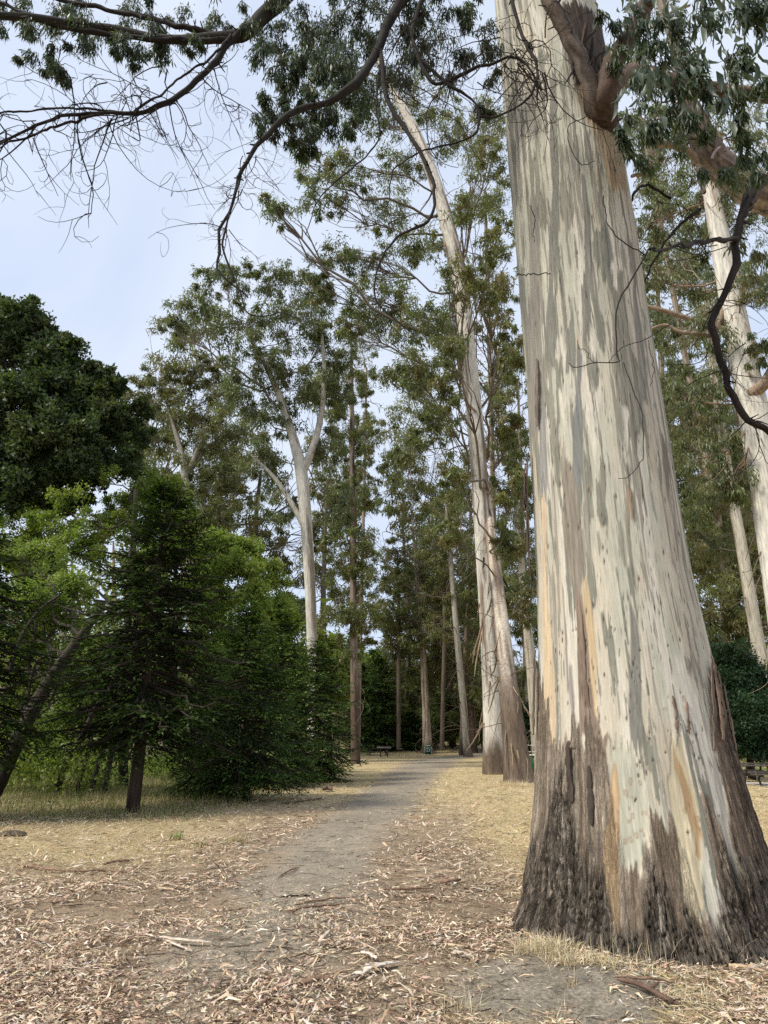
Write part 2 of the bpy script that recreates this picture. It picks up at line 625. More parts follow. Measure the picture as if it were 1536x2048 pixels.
def build_big_trunk(parent, base):
    th = np.concatenate([np.linspace(-PI, -1.75, 22, endpoint=False), np.linspace(-1.75, 1.75, 400), np.linspace(PI, 1.75, 22, endpoint=False)[::-1]])
    th = th[:-1]
    z = np.concatenate([np.arange(-0.25, 2.6, 0.0155), np.arange(2.6, 11.6, 0.045), np.arange(11.6, 14.0, 0.3)])
    T, Z = np.meshgrid(th, z)
    U = T * 0.85
    # jitter coordinates so nothing runs ruler-straight
    Uw = U + 0.035 * (fbm(U * 2, Z * 0.8, 101, 3) - 0.5) + 0.012 * (vn(U * 40, Z * 3, 102) - 0.5)
    fine = fbm(U * 55, Z * 3.2, 103, 3)
    mid = fbm(Uw * 14, Z * 1.1, 104, 4)
    low = fbm(U * 2.2, Z * 0.5, 105, 4)
    low2 = fbm(U * 3.1 + 9, Z * 0.7, 106, 4)
    cream = np.array([.575, .52, .405])
    green = np.array([.50, .49, .39])
    pink = np.array([.53, .455, .34])
    ivory = np.array([.64, .595, .49])
    C = np.ones(T.shape + (3,)) * cream

    def lay(mask, col, var=0.25, src=None):
        nonlocal C
        m = np.clip(mask, 0, 1)[..., None]
        v = (1 - var / 2 + var * (fine if src is None else src))[..., None]
        C = C * (1 - m) + np.array(col) * v * m

    lay(sst(.46, .60, low), green, .15)
    lay(sst(.56, .68, low2) * .8, pink, .15)
    lay(sst(.56, .68, fbm(U * 5, Z * .6, 107, 4)), ivory, .15)
    relief = np.zeros_like(T)
    # --- thin weathered streaks of last year's bark: sharp, spindle-shaped, mostly higher up
    amt = 0.648 - 0.05 * sst(3.0, 5.5, Z) - 0.03 * sst(6.5, 4.0, Z) * sst(2.2, 4, Z) + 0.05 * sst(8.5, 11, Z)
    amt = amt - 0.05 * sst(-0.35, -0.8, T) * sst(2.5, 3.5, Z)
    st1 = fbm(Uw * 17, Z * 1.35, 111, 4, .5)
    m1 = sst(amt, amt + .006, st1 + .05 * (fine - .5))
    lay(m1, (.245, .24, .19), .35)
    rim = np.exp(-((st1 - amt) / .010) ** 2) * sst(.35, .6, vn(U * 20, Z * 2, 119))
    C = C * (1 - .38 * rim[..., None])  # painted thin shadow of lifted bark along the streak edges
    relief += 0.005 * m1
    st2 = fbm(Uw * 28 + 40, Z * 1.5, 121, 4, .5)
    m2 = sst(amt + .045, amt + .052, st2 + .04 * (fine - .5))
    lay(m2, (.31, .29, .23), .4)
    relief += 0.003 * m2
    m2b = sst(.70, .715, fbm(Uw * 24 + 4, Z * .8, 127, 3))
    lay(m2b * sst(1.0, 2.0, Z), (.33, .30, .25), .4)

    def strip(pts, col, edge=0.02, var=0.3, jag=0.05, rel=0.004, zj=0.12, soft=0.008):
        p = np.array(pts, float)
        zz = py_to_z(p[:, 0])
        o = np.argsort(zz)
        tl = feat_theta(p[:, 1], p[:, 0])[o]
        tr = feat_theta(p[:, 2], p[:, 0])[o]
        zz = zz[o]
        zq = Z + zj * (vn(U * 45, Z * .5, 131) - .5) * 2 + zj * (vn(U * 14, Z * .3, 132) - .5)
        L = np.interp(zq, zz, tl) + jag * (fbm(Z * 2.6, U * 0 + p[0, 1], 133, 4) - .5)
        R = np.interp(zq, zz, tr) + jag * (fbm(Z * 2.6, U * 0 + p[0, 2] + 3, 134, 4) - .5)
        m = sst(L - soft, L + soft, T) * sst(R + soft, R - soft, T) * sst(zz[0] - .02, zz[0] + .02, zq) * sst(zz[-1] + .02, zz[-1] - .02, zq)
        lay(m, col, var)
        nonlocal relief
        relief = relief + rel * m
        return m

    grey = (.235, .23, .19)
    strip([(190, 1106, 1120), (300, 1108, 1124), (420, 1110, 1128), (520, 1106, 1122), (620, 1100, 1114), (700, 1098, 1120), (745, 1102, 1112)], grey)
    strip([(390, 1066, 1078), (520, 1064, 1086), (620, 1062, 1088), (740, 1060, 1086), (860, 1066, 1082)], (.29, .265, .22), var=.5, rel=.007)
    strip([(400, 1170, 1178), (480, 1178, 1190), (560, 1178, 1192), (660, 1172, 1190), (720, 1176, 1188)], (.235, .225, .19))
    strip([(500, 1214, 1222), (540, 1214, 1232), (590, 1216, 1230)], grey)
    strip([(590, 1238, 1252), (680, 1232, 1258), (740, 1232, 1266), (790, 1236, 1288), (820, 1240, 1292), (880, 1266, 1292), (930, 1260, 1276)], (.255, .24, .19), var=.4)
    strip([(520, 1262, 1268), (620, 1266, 1274), (700, 1272, 1286), (780, 1280, 1294), (830, 1282, 1296)], (.26, .245, .205))
    strip([(640, 1146, 1152), (700, 1140, 1160), (760, 1136, 1152)], grey)
    strip([(735, 1162, 1172), (830, 1158, 1172), (900, 1152, 1172), (990, 1148, 1172), (1050, 1146, 1170)], (.225, .23, .21))
    strip([(930, 1136, 1150), (990, 1134, 1168), (1060, 1136, 1172), (1130, 1142, 1174), (1200, 1158, 1168)], (.27, .235, .185), var=.55, rel=.006)
    strip([(750, 1195, 1203), (790, 1192, 1208), (820, 1196, 1203)], grey)
    strip([(820, 1086, 1096), (900, 1082, 1098), (990, 1082, 1104)], (.30, .29, .265))
    strip([(1160, 1172, 1184), (1260, 1184, 1198), (1360, 1192, 1202), (1450, 1196, 1210)], (.56, .43, .26), jag=.04)
    strip([(1180, 1164, 1172), (1250, 1164, 1184), (1340, 1166, 1190), (1430, 1170, 1200), (1480, 1166, 1230)], (.27, .205, .155), var=.6, rel=.007)
    strip([(1215, 1262, 1265), (1280, 1265, 1284), (1330, 1267, 1288), (1400, 1264, 1286), (1440, 1266, 1290), (1500, 1272, 1286)], (.24, .23, .195), jag=.02)
    strip([(1000, 1086, 1096), (1200, 1084, 1096), (1330, 1086, 1112), (1430, 1090, 1116), (1490, 1096, 1112)], (.62, .49, .32), jag=.04)
    strip([(1340, 1150, 1156), (1400, 1146, 1160), (1450, 1150, 1158)], (.33, .295, .26))
    strip([(1000, 1262, 1270), (1060, 1258, 1272), (1090, 1262, 1266)], (.32, .25, .18))
    strip([(900, 1325, 1332), (960, 1328, 1340), (1010, 1334, 1342)], (.24, .20, .155), rel=.006)

    strip([(60, 1130, 1215), (140, 1140, 1236), (200, 1150, 1243), (245, 1166, 1240), (285, 1182, 1226)], (.07, .05, .036), var=.9, jag=.10, soft=.05, rel=.006)
    strip([(225, 1165, 1246), (290, 1180, 1250), (350, 1205, 1254), (420, 1225, 1258)], (.42, .315, .195), var=.5, jag=.10, soft=.05, rel=.0)
    # --- old stocking bark: ragged fingers upwards, then rough black base
    s_of_t = np.sin(np.clip(T / 0.94, -PI / 2, PI / 2))
    sx = np.array([-1.0, -.86, -.80, -.70, -.60, -.56, -.46, -.30, -.25, -.22, -.20, .04, .08, .24, .30, .33, .50, .53, .60, .64, .84, .88, .93, 1.0])
    yb = np.array([1330, 1400, 1480, 1500, 1480, 1440, 1470, 1475, 1490, 1690, 1700, 1700, 1640, 1640, 1660, 1790, 1790, 1560, 1570, 1740, 1735, 1400, 1340, 1330])
    zb = np.interp(s_of_t, sx, py_to_z(yb))
    ragged = 0.30 * (vn(U * 26, Z * .35, 141) - .5) + 0.22 * (vn(U * 60, Z * .5, 142) - .5) + 0.15 * (vn(U * 9, Z * .4, 143) - .5)
    old = sst(-.02, .02, zb + ragged - Z)
    side = sst(1.6, 1.7, np.abs(T)) * sst(2.2, 1.8, Z)
    old = np.maximum(old, side)
    rough = fbm(Uw * 42, Z * 2.6, 144, 5, .68)
    plates = fbm(Uw * 12, Z * .9, 145, 4, .55)
    ob = np.array([.28, .215, .155])
    obl = np.array([.43, .355, .27])
    oc = ob + (obl - ob) * sst(.4, .65, plates)[..., None]
    oc = oc * (0.05 + 1.8 * rough[..., None]).clip(.2)
    C = C * (1 - old[..., None]) + oc * old[..., None]
    relief += old * (0.010 + 0.030 * (rough - .5) + 0.02 * (plates - .5))
    # cream strips that run down through the old bark
    strip([(1480, 1234, 1262), (1540, 1232, 1290), (1640, 1240, 1296), (1690, 1250, 1285), (1720, 1252, 1268)], (.475, .46, .36), jag=.05, rel=-.008)
    strip([(1490, 1338, 1366), (1560, 1336, 1384), (1650, 1350, 1398), (1740, 1362, 1402), (1800, 1372, 1396)], (.56, .485, .33), jag=.05, rel=-.008)
    strip([(1380, 1420, 1436), (1500, 1424, 1446), (1600, 1436, 1456), (1680, 1446, 1470), (1745, 1456, 1476)], (.53, .49, .40), jag=.04, rel=-.008)
    strip([(1520, 1352, 1362), (1590, 1368, 1384), (1650, 1384, 1398), (1700, 1388, 1394)], (.42, .29, .16), jag=.08, rel=-.004)
    strip([(1490, 1236, 1240), (1560, 1230, 1244), (1640, 1226, 1244), (1720, 1224, 1252), (1800, 1227, 1258), (1860, 1230, 1250)], (.42, .30, .18), jag=.09, var=.9, rel=-.004)
    strip([(1700, 1478, 1486), (1760, 1484, 1502), (1830, 1496, 1512)], (.44, .30, .17), jag=.06)
    rb = strip([(1325, 1429, 1440), (1400, 1424, 1458), (1480, 1432, 1474), (1560, 1444, 1500), (1660, 1462, 1528), (1740, 1480, 1550)], (.27, .20, .145), var=.9, jag=.05, rel=.014)
    # dark basal bark
    sd_ = np.array([-1, -.86, -.75, -.62, -.55, -.40, -.34, -.26, -.10, -.06, .05, .16, .40, .47, .55, .64, .84, .9, 1])
    yd = np.array([1700, 1640, 1560, 1550, 1660, 1670, 1690, 1850, 1850, 1715, 1700, 1800, 1812, 1795, 1690, 1650, 1720, 1700, 1690])
    zd = np.interp(s_of_t, sd_, py_to_z(yd)) - 0.05
    bl = sst(-.16, .16, zd - Z + 0.55 * (fbm(Uw * 15, Z * 1.6, 151, 4) - .5) + .25 * (vn(U * 45, Z * .8, 152) - .5))
    low_dark = sst(.75, .1, Z)
    bl = np.maximum(bl, sst(.34, .16, Z + .22 * (fbm(Uw * 9, Z * 2, 158, 4) - .5)))
    ridge = fbm(Uw * 34, Z * 4.2, 153, 5, .68)
    crack = np.abs(fbm(Uw * 17, Z * 1.7, 154, 5, .6) - .5)
    hcr = np.abs(fbm(U * 7, Z * 9, 155, 4, .65) - .5)
    dk = np.array([.20, .162, .122]) * (-0.25 + 2.5 * ridge).clip(.12)[..., None]
    ash = sst(.50, .66, fbm(Uw * 24 + 3, Z * 4, 156, 4, .6))[..., None]
    dk = dk * (1 - .8 * ash) + np.array([.38, .33, .27]) * .8 * ash
    C = C * (1 - bl[..., None] * .92) + dk * bl[..., None] * .92
    fur = sst(.045, .0, crack)
    relief += bl * (0.012 + 0.045 * (ridge - .5) - 0.030 * fur)
    relief += low_dark * bl * (-0.03 * sst(.03, 0, hcr) + 0.05 * (fbm(U * 9, Z * 8, 157, 5, .65) - .5))
    C = C * (1 - (0.45 * bl * fur)[..., None])
    # --- thin drying cracks and small pits all over the smooth part
    sm = (1 - old) * (1 - bl)
    cr = np.abs(fbm(Uw * 19 + 70, Z * .55, 161, 4, .5) - .5)
    cm = sst(.010, .002, cr) * sst(.45, .6, fbm(U * 7, Z * 1.4, 162, 3)) * sm
    C = C * (1 - .62 * cm[..., None])
    relief -= .006 * cm
    g = np.random.default_rng(5)
    npit = 260
    pt = g.uniform(-1.5, 1.5, npit)
    pz = np.concatenate([g.uniform(.8, 4.2, 200), g.uniform(4, 9, npit - 200)])
    for t0, z0 in zip(pt, pz):
        a, b = g.uniform(.004, .009), g.uniform(.008, .026)
        i0, i1 = np.searchsorted(z, [z0 - 2 * b, z0 + 2 * b + .03])
        j0, j1 = np.searchsorted(th, [t0 - .04, t0 + .04])
        if i1 > i0 and j1 > j0:
            sl = (slice(i0, i1), slice(j0, j1))
            d = np.hypot((T[sl] - t0) * .8 / a, (Z[sl] - z0) / b)
            q = sst(1.5, .6, d) * sm[sl]
            C[sl] = C[sl] * (1 - q[..., None]) + np.array([.10, .07, .05]) * q[..., None]
            relief[sl] -= .006 * q
    # rusty rings where sap has bled
    for px, py in ((1270, 1556), (1288, 1558), (1262, 1577), (1272, 1584), (1268, 1603), (1247, 1612), (1275, 1618), (1295, 1612), (1268, 1627), (1242, 1638), (1282, 1652), (1290, 1642), (1272, 1660),
                   (1262, 1664), (1296, 1652), (1310, 1617), (1370, 1606), (1392, 1622), (1396, 1640), (1338, 1402), (1332, 1424), (1368, 1404), (1352, 1690), (1378, 1596)):
        t0 = float(feat_theta(px, py))
        z0 = float(py_to_z(py))
        d = np.hypot((T - t0) * .95, (Z - z0) * .8) / g.uniform(.010, .021) + .9 * (fbm(U * 50, Z * 50, 170, 2) - .5)
        q = .6 * sst(1.25, .95, d) * (0.45 + .5 * sst(.35, .9, d))
        C = C * (1 - q[..., None]) + np.array([.27, .15, .085]) * q[..., None]
    C = C * (0.86 + .28 * fine)[..., None]
    # --- surface position
    Rz = np.interp(Z, PROFILE[:, 0], PROFILE[:, 2])
    Cx = np.interp(Z, PROFILE[:, 0], PROFILE[:, 1])
    flare = sst(1.3, -.1, Z)
    Rz = Rz + .10 * sst(.35, -.12, Z) * (.35 + fbm(U * 2.6, Z * .5, 159, 3))
    Rr = Rz * (1 + flare * .035 * np.sin(T * 5 + 1.0) + .012 * np.sin(T * 3 + Z * .7) + .012 * np.sin(T * 2 - Z * .35 + 2)) + relief
    Rr = Rr + .012 * (fbm(U * 3, Z * 1.1, 181, 3) - .5)
    A = TH0 + T
    # angle measured from the direction that faces the camera, anticlockwise as seen from above turns towards the photo's right
    X = Cx + Rr * np.sin(A)
    Y = BIG_C[1] + Rr * np.cos(A)
    X = Cx + Rr * (np.cos(T) * math.sin(TH0) - np.sin(T) * math.cos(TH0))
    Y = BIG_C[1] + Rr * (np.cos(T) * math.cos(TH0) + np.sin(T) * math.sin(TH0))
    V = np.stack([X, Y, Z], -1).reshape(-1, 3) - base
    n, k = T.shape
    i = np.arange(n * k).reshape(n, k)
    j = np.roll(i, -1, 1)
    Fc = np.stack([i[:-1], i[1:], j[1:], j[:-1]], -1).reshape(-1, 4)
    uv = np.stack([U, Z], -1).reshape(-1, 2)
    return obj('trunk', make_mesh('trunk', V, Fc, C.reshape(-1, 3), uv, True, np.clip(.03 + .40 * old + .5 * bl + .45 * rb, 0, 1).ravel()), M_BIGBARK, parent)


BIG0 = np.array([2.37, 6.85, 0.0])
big = thing('eucalyptus_tree', 'huge pale smooth barked eucalyptus with rough dark base beside the path', 'tree', BIG0)
build_big_trunk(big, BIG0)


def on_trunk(px, py, lift=0.0):
    """Point on (or lifted off) the big trunk's bark."""
    t = float(feat_theta(px, py))
    z = float(py_to_z(py))
    r = np.interp(z, PROFILE[:, 0], PROFILE[:, 2]) + lift
    cx = np.interp(z, PROFILE[:, 0], PROFILE[:, 1])
    return np.array([cx + r * (math.cos(t) * math.sin(TH0) - math.sin(t) * math.cos(TH0)), BIG_C[1] + r * (math.cos(t) * math.cos(TH0) + math.sin(t) * math.sin(TH0)), z])


def px_limb(pts, n=40):
    """pts rows: photo column, row, distance Y, width in photo pixels -> smooth centre line and radii."""
    P = np.array([list(at(a, b, c)) + [w * .5 * mpp(b, c)] for a, b, c, w in pts])
    Q = spline(P, n)
    return Q[:, :3], np.maximum(Q[:, 3], .002)


def limb_mesh(name, P, R, g, base, parent, col=(.06, .048, .04), col2=None, k=10, knob=.08, mat=None):
    n = len(P)
    q = np.concatenate([[0], np.cumsum(np.linalg.norm(np.diff(P, axis=0), axis=1))]) / max(float(R.mean()), .012)
    wob = np.stack([fbm(q * .09, q * 0 + s_, int(g.integers(999)), 2) - .5 for s_ in (1, 2, 3)], 1)
    P = P + wob * min(float(R.mean()), .06) * 2.2
    jt = g.normal(size=(n, 3))
    jt[::2] = (np.roll(jt, 1, 0)[::2] + np.roll(jt, -1, 0)[::2]) * .5
    P[1:-1] += (jt * min(float(R.mean()), .03) * .33)[1:-1]
    R = R * (1 + .45 * (fbm(q * .12, q * 0, int(g.integers(999)), 2) - .5))
    V, F = tubes(P[None], R[None], k)
    V = V.reshape(len(P), k, 3)
    s = q[:, None] * .10
    a = np.arange(k)[None] * 1.7 + .25 * s
    d = (fbm(s * 1.2, a, int(g.integers(999)), 3) - .5) * knob * 4
    V = P[:, None] + (V - P[:, None]) * (1 + d[..., None])
    n1 = fbm(s * .9 + 3, a * .8, int(g.integers(999)), 3)[..., None]
    c0 = np.array(col)
    c1 = np.array(col2 if col2 is not None else c0 * 1.9)
    C = c0 + (c1 - c0) * sst(.4, .65, n1)
    gg = Geo()
    gg.add(V, F, C.reshape(-1, 3))
    ns_ = max(3, int(q[-1] * float(R.mean()) * 4))              # broken-off side shoots and knots
    i = g.integers(2, n - 1, ns_)
    T = nrm(np.gradient(P, axis=0))[i]
    dr = nrm(np.cross(T, g.normal(size=(ns_, 3))) + .5 * T)
    l = np.minimum(R[i] * g.uniform(1.4, 3.5, ns_), .12)
    Ps_ = P[i][:, None] + dr[:, None] * (np.array([0, .5, 1.0])[None, :, None] * (R[i] * .6 + l)[:, None, None])
    Vs, Fs = tubes(Ps_, (np.minimum(R[i], .02) * g.uniform(.3, .6, ns_))[:, None] * np.array([1.4, 1, .6]), 5)
    gg.add(Vs, Fs, c0)
    return gg.build(name, mat or M_TWIG, parent, base, True)


GB = np.random.default_rng(11)
DARK = (.018, .0145, .012)
BROWN = (.045, .032, .026)
limbs = [
    # limbs that leave the trunk at the knot
    ([(1208, 300, 6.75, 50), (1198, 246, 6.3, 46), (1190, 190, 6.0, 36), (1166, 118, 5.9, 30), (1130, 60, 5.8, 27), (1100, 10, 5.7, 25), (1070, -60, 5.6, 22)], (.06, .046, .037), (.19, .15, .12)),
    ([(1214, 310, 6.75, 60), (1202, 250, 6.3, 54), (1204, 190, 6.0, 46), (1222, 120, 5.9, 42), (1262, 58, 5.8, 38), (1290, 0, 5.7, 34), (1310, -80, 5.6, 30)], (.04, .027, .021), (.15, .10, .075)),
    ([(1210, 320, 6.75, 60), (1204, 246, 6.35, 60), (1222, 172, 6.3, 46), (1262, 146, 6.5, 40), (1320, 152, 6.8, 36), (1372, 176, 7.0, 32), (1452, 184, 7.2, 28), (1560, 205, 7.4, 26)], (.05, .035, .026), (.20, .14, .10)),
    # high limb sweeping over the clearing to the left, from the trunk above
    ([(1010, -420, 6.75, 60), (840, -260, 6.7, 52), (700, -140, 6.6, 46), (600, -40, 6.55, 42), (540, 22, 6.5, 38), (492, 62, 6.5, 36), (420, 70, 6.5, 28), (300, 68, 6.5, 24), (150, 47, 6.4, 20), (0, 36, 6.3, 16), (-160, 10, 6.2, 12)], (.020, .017, .014), (.048, .045, .036)),
    ([(500, 58, 6.48, 14), (440, 76, 6.42, 14), (360, 78, 6.4, 13), (262, 73, 6.4, 12), (140, 62, 6.4, 11), (60, 34, 6.4, 9), (-40, -10, 6.4, 7)], DARK, None),
    ([(420, 66, 6.5, 14), (350, 50, 6.5, 13), (240, 22, 6.6, 11), (110, 0, 6.7, 10), (0, -30, 6.8, 8)], DARK, None),
    ([(492, 52, 6.5, 18), (462, 78, 6.4, 17), (424, 132, 6.3, 15), (372, 178, 6.2, 13), (325, 212, 6.1, 11), (265, 229, 6.0, 10), (180, 227, 5.95, 8), (90, 246, 5.9, 7), (0, 284, 5.85, 6), (-80, 330, 5.8, 5)], DARK, (.03, .026, .021)),
    ([(265, 229, 6.0, 6), (205, 221, 6.0, 5.5), (125, 217, 6.0, 5), (0, 226, 6.0, 4), (-70, 236, 6.0, 3)], DARK, None),
    ([(265, 226, 6.0, 6), (310, 194, 6.05, 5), (372, 150, 6.1, 5), (430, 108, 6.2, 6), (462, 70, 6.35, 7)], DARK, None),
    ([(205, 226, 5.97, 6), (120, 250, 5.9, 6), (55, 275, 5.9, 5), (-30, 290, 5.9, 4)], DARK, None),
    # drooping branch in the middle of the sky
    ([(1020, -300, 6.6, 30), (900, -120, 6.2, 26), (806, 0, 6.0, 24), (742, 128, 5.9, 20), (672, 192, 5.8, 17), (596, 220, 5.75, 14), (540, 264, 5.7, 12), (502, 308, 5.7, 10), (476, 372, 5.7, 8), (452, 440, 5.7, 7), (436, 512, 5.7, 6), (452, 560, 5.7, 5), (492, 598, 5.7, 4)], DARK, (.034, .03, .024)),
    ([(482, 352, 5.7, 6), (462, 420, 5.65, 5), (446, 490, 5.65, 5), (470, 560, 5.65, 4), (500, 628, 5.65, 3), (560, 628, 5.7, 2.5), (604, 640, 5.7, 2)], DARK, None),
    ([(760, 100, 5.9, 12), (772, 190, 5.8, 11), (830, 290, 5.7, 10), (868, 370, 5.6, 9), (862, 440, 5.55, 7), (800, 470, 5.5, 6), (760, 520, 5.5, 5), (752, 600, 5.5, 4), (820, 660, 5.5, 3)], DARK, None),
    ([(880, -60, 6.0, 12), (828, 40, 5.9, 11), (836, 110, 5.85, 10), (872, 166, 5.8, 9), (930, 146, 5.8, 8), (990, 122, 5.75, 7), (1040, 118, 5.7, 6), (1070, 160, 5.65, 5), (1076, 200, 5.65, 4)], DARK, None),
    ([(842, 120, 5.85, 8), (900, 170, 5.8, 7), (950, 205, 5.8, 6), (958, 250, 5.8, 6), (930, 280, 5.8, 5), (850, 300, 5.8, 4), (790, 340, 5.8, 3), (776, 410, 5.8, 3)], DARK, None),
    ([(1010, -60, 5.6, 10), (1040, 60, 5.5, 9), (1074, 130, 5.45, 7), (1062, 190, 5.4, 6), (1010, 226, 5.4, 5), (960, 232, 5.4, 4)], DARK, None),
    ([(760, 130, 5.85, 6), (752, 210, 5.8, 5), (756, 280, 5.75, 4), (700, 340, 5.7, 4), (640, 395, 5.7, 3), (610, 470, 5.7, 2)], DARK, None),
]
for i_, (pts, c0, c1) in enumerate(limbs):
    P, R = px_limb(pts, 46)
    R = R * (1.0 if i_ < 3 else .84)
    limb_mesh('limb', P, R, GB, BIG0, big, c0, c1)

# solid collar, near-black colour painting in a hollow's shade, where the limbs leave the trunk, with shreds of bark
P, R = px_limb([(1204, 318, 6.7, 40), (1197, 270, 6.42, 64), (1195, 236, 6.28, 70), (1200, 195, 6.2, 70), (1208, 165, 6.15, 56)], 16)
limb_mesh('limb_collar', P, R, GB, BIG0, big, (.014, .010, .008), (.05, .036, .028), k=14, knob=.16)


def wiggly(g, P0, D, L, n=9, curl=.5, droop=.35):
    """Random curving shoots: P0 (m,3), D (m,3), L (m,)."""
    m = len(P0)
    P = np.zeros((m, n, 3))
    P[:, 0] = P0
    d = nrm(D)
    ax = nrm(g.normal(size=(m, 3)))
    w = g.normal(size=(m, 1)) * curl
    for i in range(1, n):
        d = nrm(d + np.cross(ax, d) * w * .55 + np.array([0, 0, -droop * .22]) + g.normal(size=(m, 3)) * .10)
        P[:, i] = P[:, i - 1] + d * (L / (n - 1))[:, None]
    return P


def bare_twigs(g, starts, dirs, lens, r0, geo, sub=3, col=DARK, curl=.6, droop=.35):
    P = wiggly(g, starts, dirs, lens, 10, curl, droop)
    m = len(P)
    R = r0[:, None] * np.linspace(1, .35, 10)[None]
    V, F = tubes(P, R, 4)
    geo.add(V, F, np.array(col) * (1 + .25 * g.normal()))
    if sub:
        idx = np.repeat(np.arange(m), sub)
        k = g.integers(2, 9, m * sub)
        p0 = P[idx, k]
        dd = nrm(P[idx, k] - P[idx, k - 1]) + .9 * g.normal(size=(m * sub, 3))
        Q = wiggly(g, p0, dd, lens[idx] * g.uniform(.25, .6, m * sub), 8, curl * 1.3, droop)
        V, F = tubes(Q, (r0[idx] * .55)[:, None] * np.linspace(1, .4, 8)[None], 3)
        geo.add(V, F, np.array(col))
        if sub > 1:
            i2 = np.repeat(np.arange(len(Q)), 1)
            k2 = g.integers(2, 7, len(i2))
            dd = nrm(Q[i2, k2] - Q[i2, k2 - 1]) + .9 * g.normal(size=(len(i2), 3))
            Q2 = wiggly(g, Q[i2, k2], dd, lens[idx][i2] * g.uniform(.12, .3, len(i2)), 6, curl * 1.5, droop)
            V, F = tubes(Q2, (r0[idx][i2] * .4)[:, None] * np.linspace(1, .4, 6)[None], 3)
            geo.add(V, F, np.array(col))
    return P


def px_starts(g, rows, Yj=.25):
    """rows: (px, py, Y, n, spread px) -> start points."""
    out = []
    for px, py, Y, n, sp in rows:
        for _ in range(n):
            out.append(at(px + g.normal() * sp, py + g.normal() * sp * .3, Y + g.normal() * Yj))
    return np.array(out)


tw = Geo()
# left: the tangle of leafless curling twigs hanging under the sweeping branch
st = px_starts(GB, [(20, 280, 5.87, 5, 22), (90, 246, 5.9, 4, 20), (190, 228, 5.95, 4, 20), (250, 230, 6.0, 7, 16), (300, 218, 6.05, 3, 12), (345, 205, 6.15, 7, 12), (330, 130, 6.3, 2, 20), (415, 140, 6.3, 5, 14), (140, 150, 6.3, 3, 40), (-20, 400, 5.9, 3, 8)], .12)
dr = np.stack([GB.normal(size=len(st)) * .7 - .15, GB.normal(size=len(st)) * .5, -GB.uniform(.4, 1.0, len(st))], 1)
bare_twigs(GB, st, dr, GB.uniform(.6, 1.5, len(st)), GB.uniform(.007, .011, len(st)), tw, 4, (.018, .014, .012), .75, .12)
# under the drooping centre branch
st = px_starts(GB, [(500, 310, 5.7, 6, 8), (476, 380, 5.7, 5, 6), (450, 460, 5.7, 5, 4), (560, 250, 5.72, 5, 25), (640, 215, 5.8, 5, 25), (470, 210, 6.1, 4, 18)], .08)
dr = np.stack([GB.normal(size=len(st)) * .6 + .15, GB.normal(size=len(st)) * .4, -GB.uniform(.5, 1.0, len(st))], 1)
bare_twigs(GB, st, dr, GB.uniform(.4, 1.0, len(st)), GB.uniform(.004, .007, len(st)), tw, 3, (.03, .024, .02), .6, .3)
# the mess of twigs left of the big trunk
st = px_starts(GB, [(800, 60, 5.9, 9, 50), (760, 170, 5.8, 7, 40), (860, 160, 5.8, 8, 50), (960, 120, 5.7, 12, 50), (1040, 90, 5.5, 16, 30), (1060, 150, 5.4, 10, 25), (700, 60, 6.0, 8, 60)], .2)
dr = np.stack([GB.normal(size=len(st)) * .8, GB.normal(size=len(st)) * .5, -GB.uniform(.0, 1.0, len(st))], 1)
bare_twigs(GB, st, dr, GB.uniform(.5, 1.5, len(st)), GB.uniform(.005, .010, len(st)), tw, 3, (.032, .025, .02), .8, .3)
# fine shoots lying across the trunk's face
for pts in ([(1300, 498, 5.2, 6), (1268, 560, 5.15, 6), (1244, 620, 5.1, 5.5), (1240, 700, 5.1, 5), (1246, 726, 5.1, 4), (1200, 728, 5.1, 3.5), (1160, 734, 5.1, 3), (1145, 728, 5.1, 2)],
            [(1208, 392, 5.1, 4), (1210, 440, 5.1, 4), (1240, 486, 5.1, 4), (1292, 520, 5.15, 4)], [(1246, 726, 5.1, 3), (1262, 780, 5.1, 3), (1284, 840, 5.1, 3), (1288, 920, 5.1, 3), (1262, 955, 5.1, 2.5), (1240, 960, 5.1, 2)],
            [(1036, 548, 5.3, 4), (1070, 545, 5.25, 4), (1102, 548, 5.2, 3)], [(1190, 726, 5.1, 2.5), (1172, 704, 5.1, 2), (1162, 680, 5.1, 2)], [(1060, 410, 5.2, 3), (1074, 440, 5.2, 3), (1072, 480, 5.2, 2)],
            [(1214, 724, 5.1, 2.5), (1250, 692, 5.1, 2.5), (1300, 672, 5.15, 3), (1340, 655, 5.3, 4)], [(1298, 680, 5.15, 2.5), (1302, 740, 5.15, 2.5), (1294, 775, 5.15, 2)], [(1180, 230, 5.2, 3), (1130, 260, 5.2, 3), (1148, 330, 5.2, 3), (1180, 322, 5.2, 2)]):
    P, R = px_limb(pts, 24)
    R = R * .62
    P = P + np.cumsum(GB.normal(size=P.shape) * .006, 0)
    V, F = tubes(P[None], R[None], 5)
    tw.add(V, F, (.03, .023, .019))
o = tw.build('twigs', M_TWIG, big, BIG0, True)
o['kind'] = 'stuff'


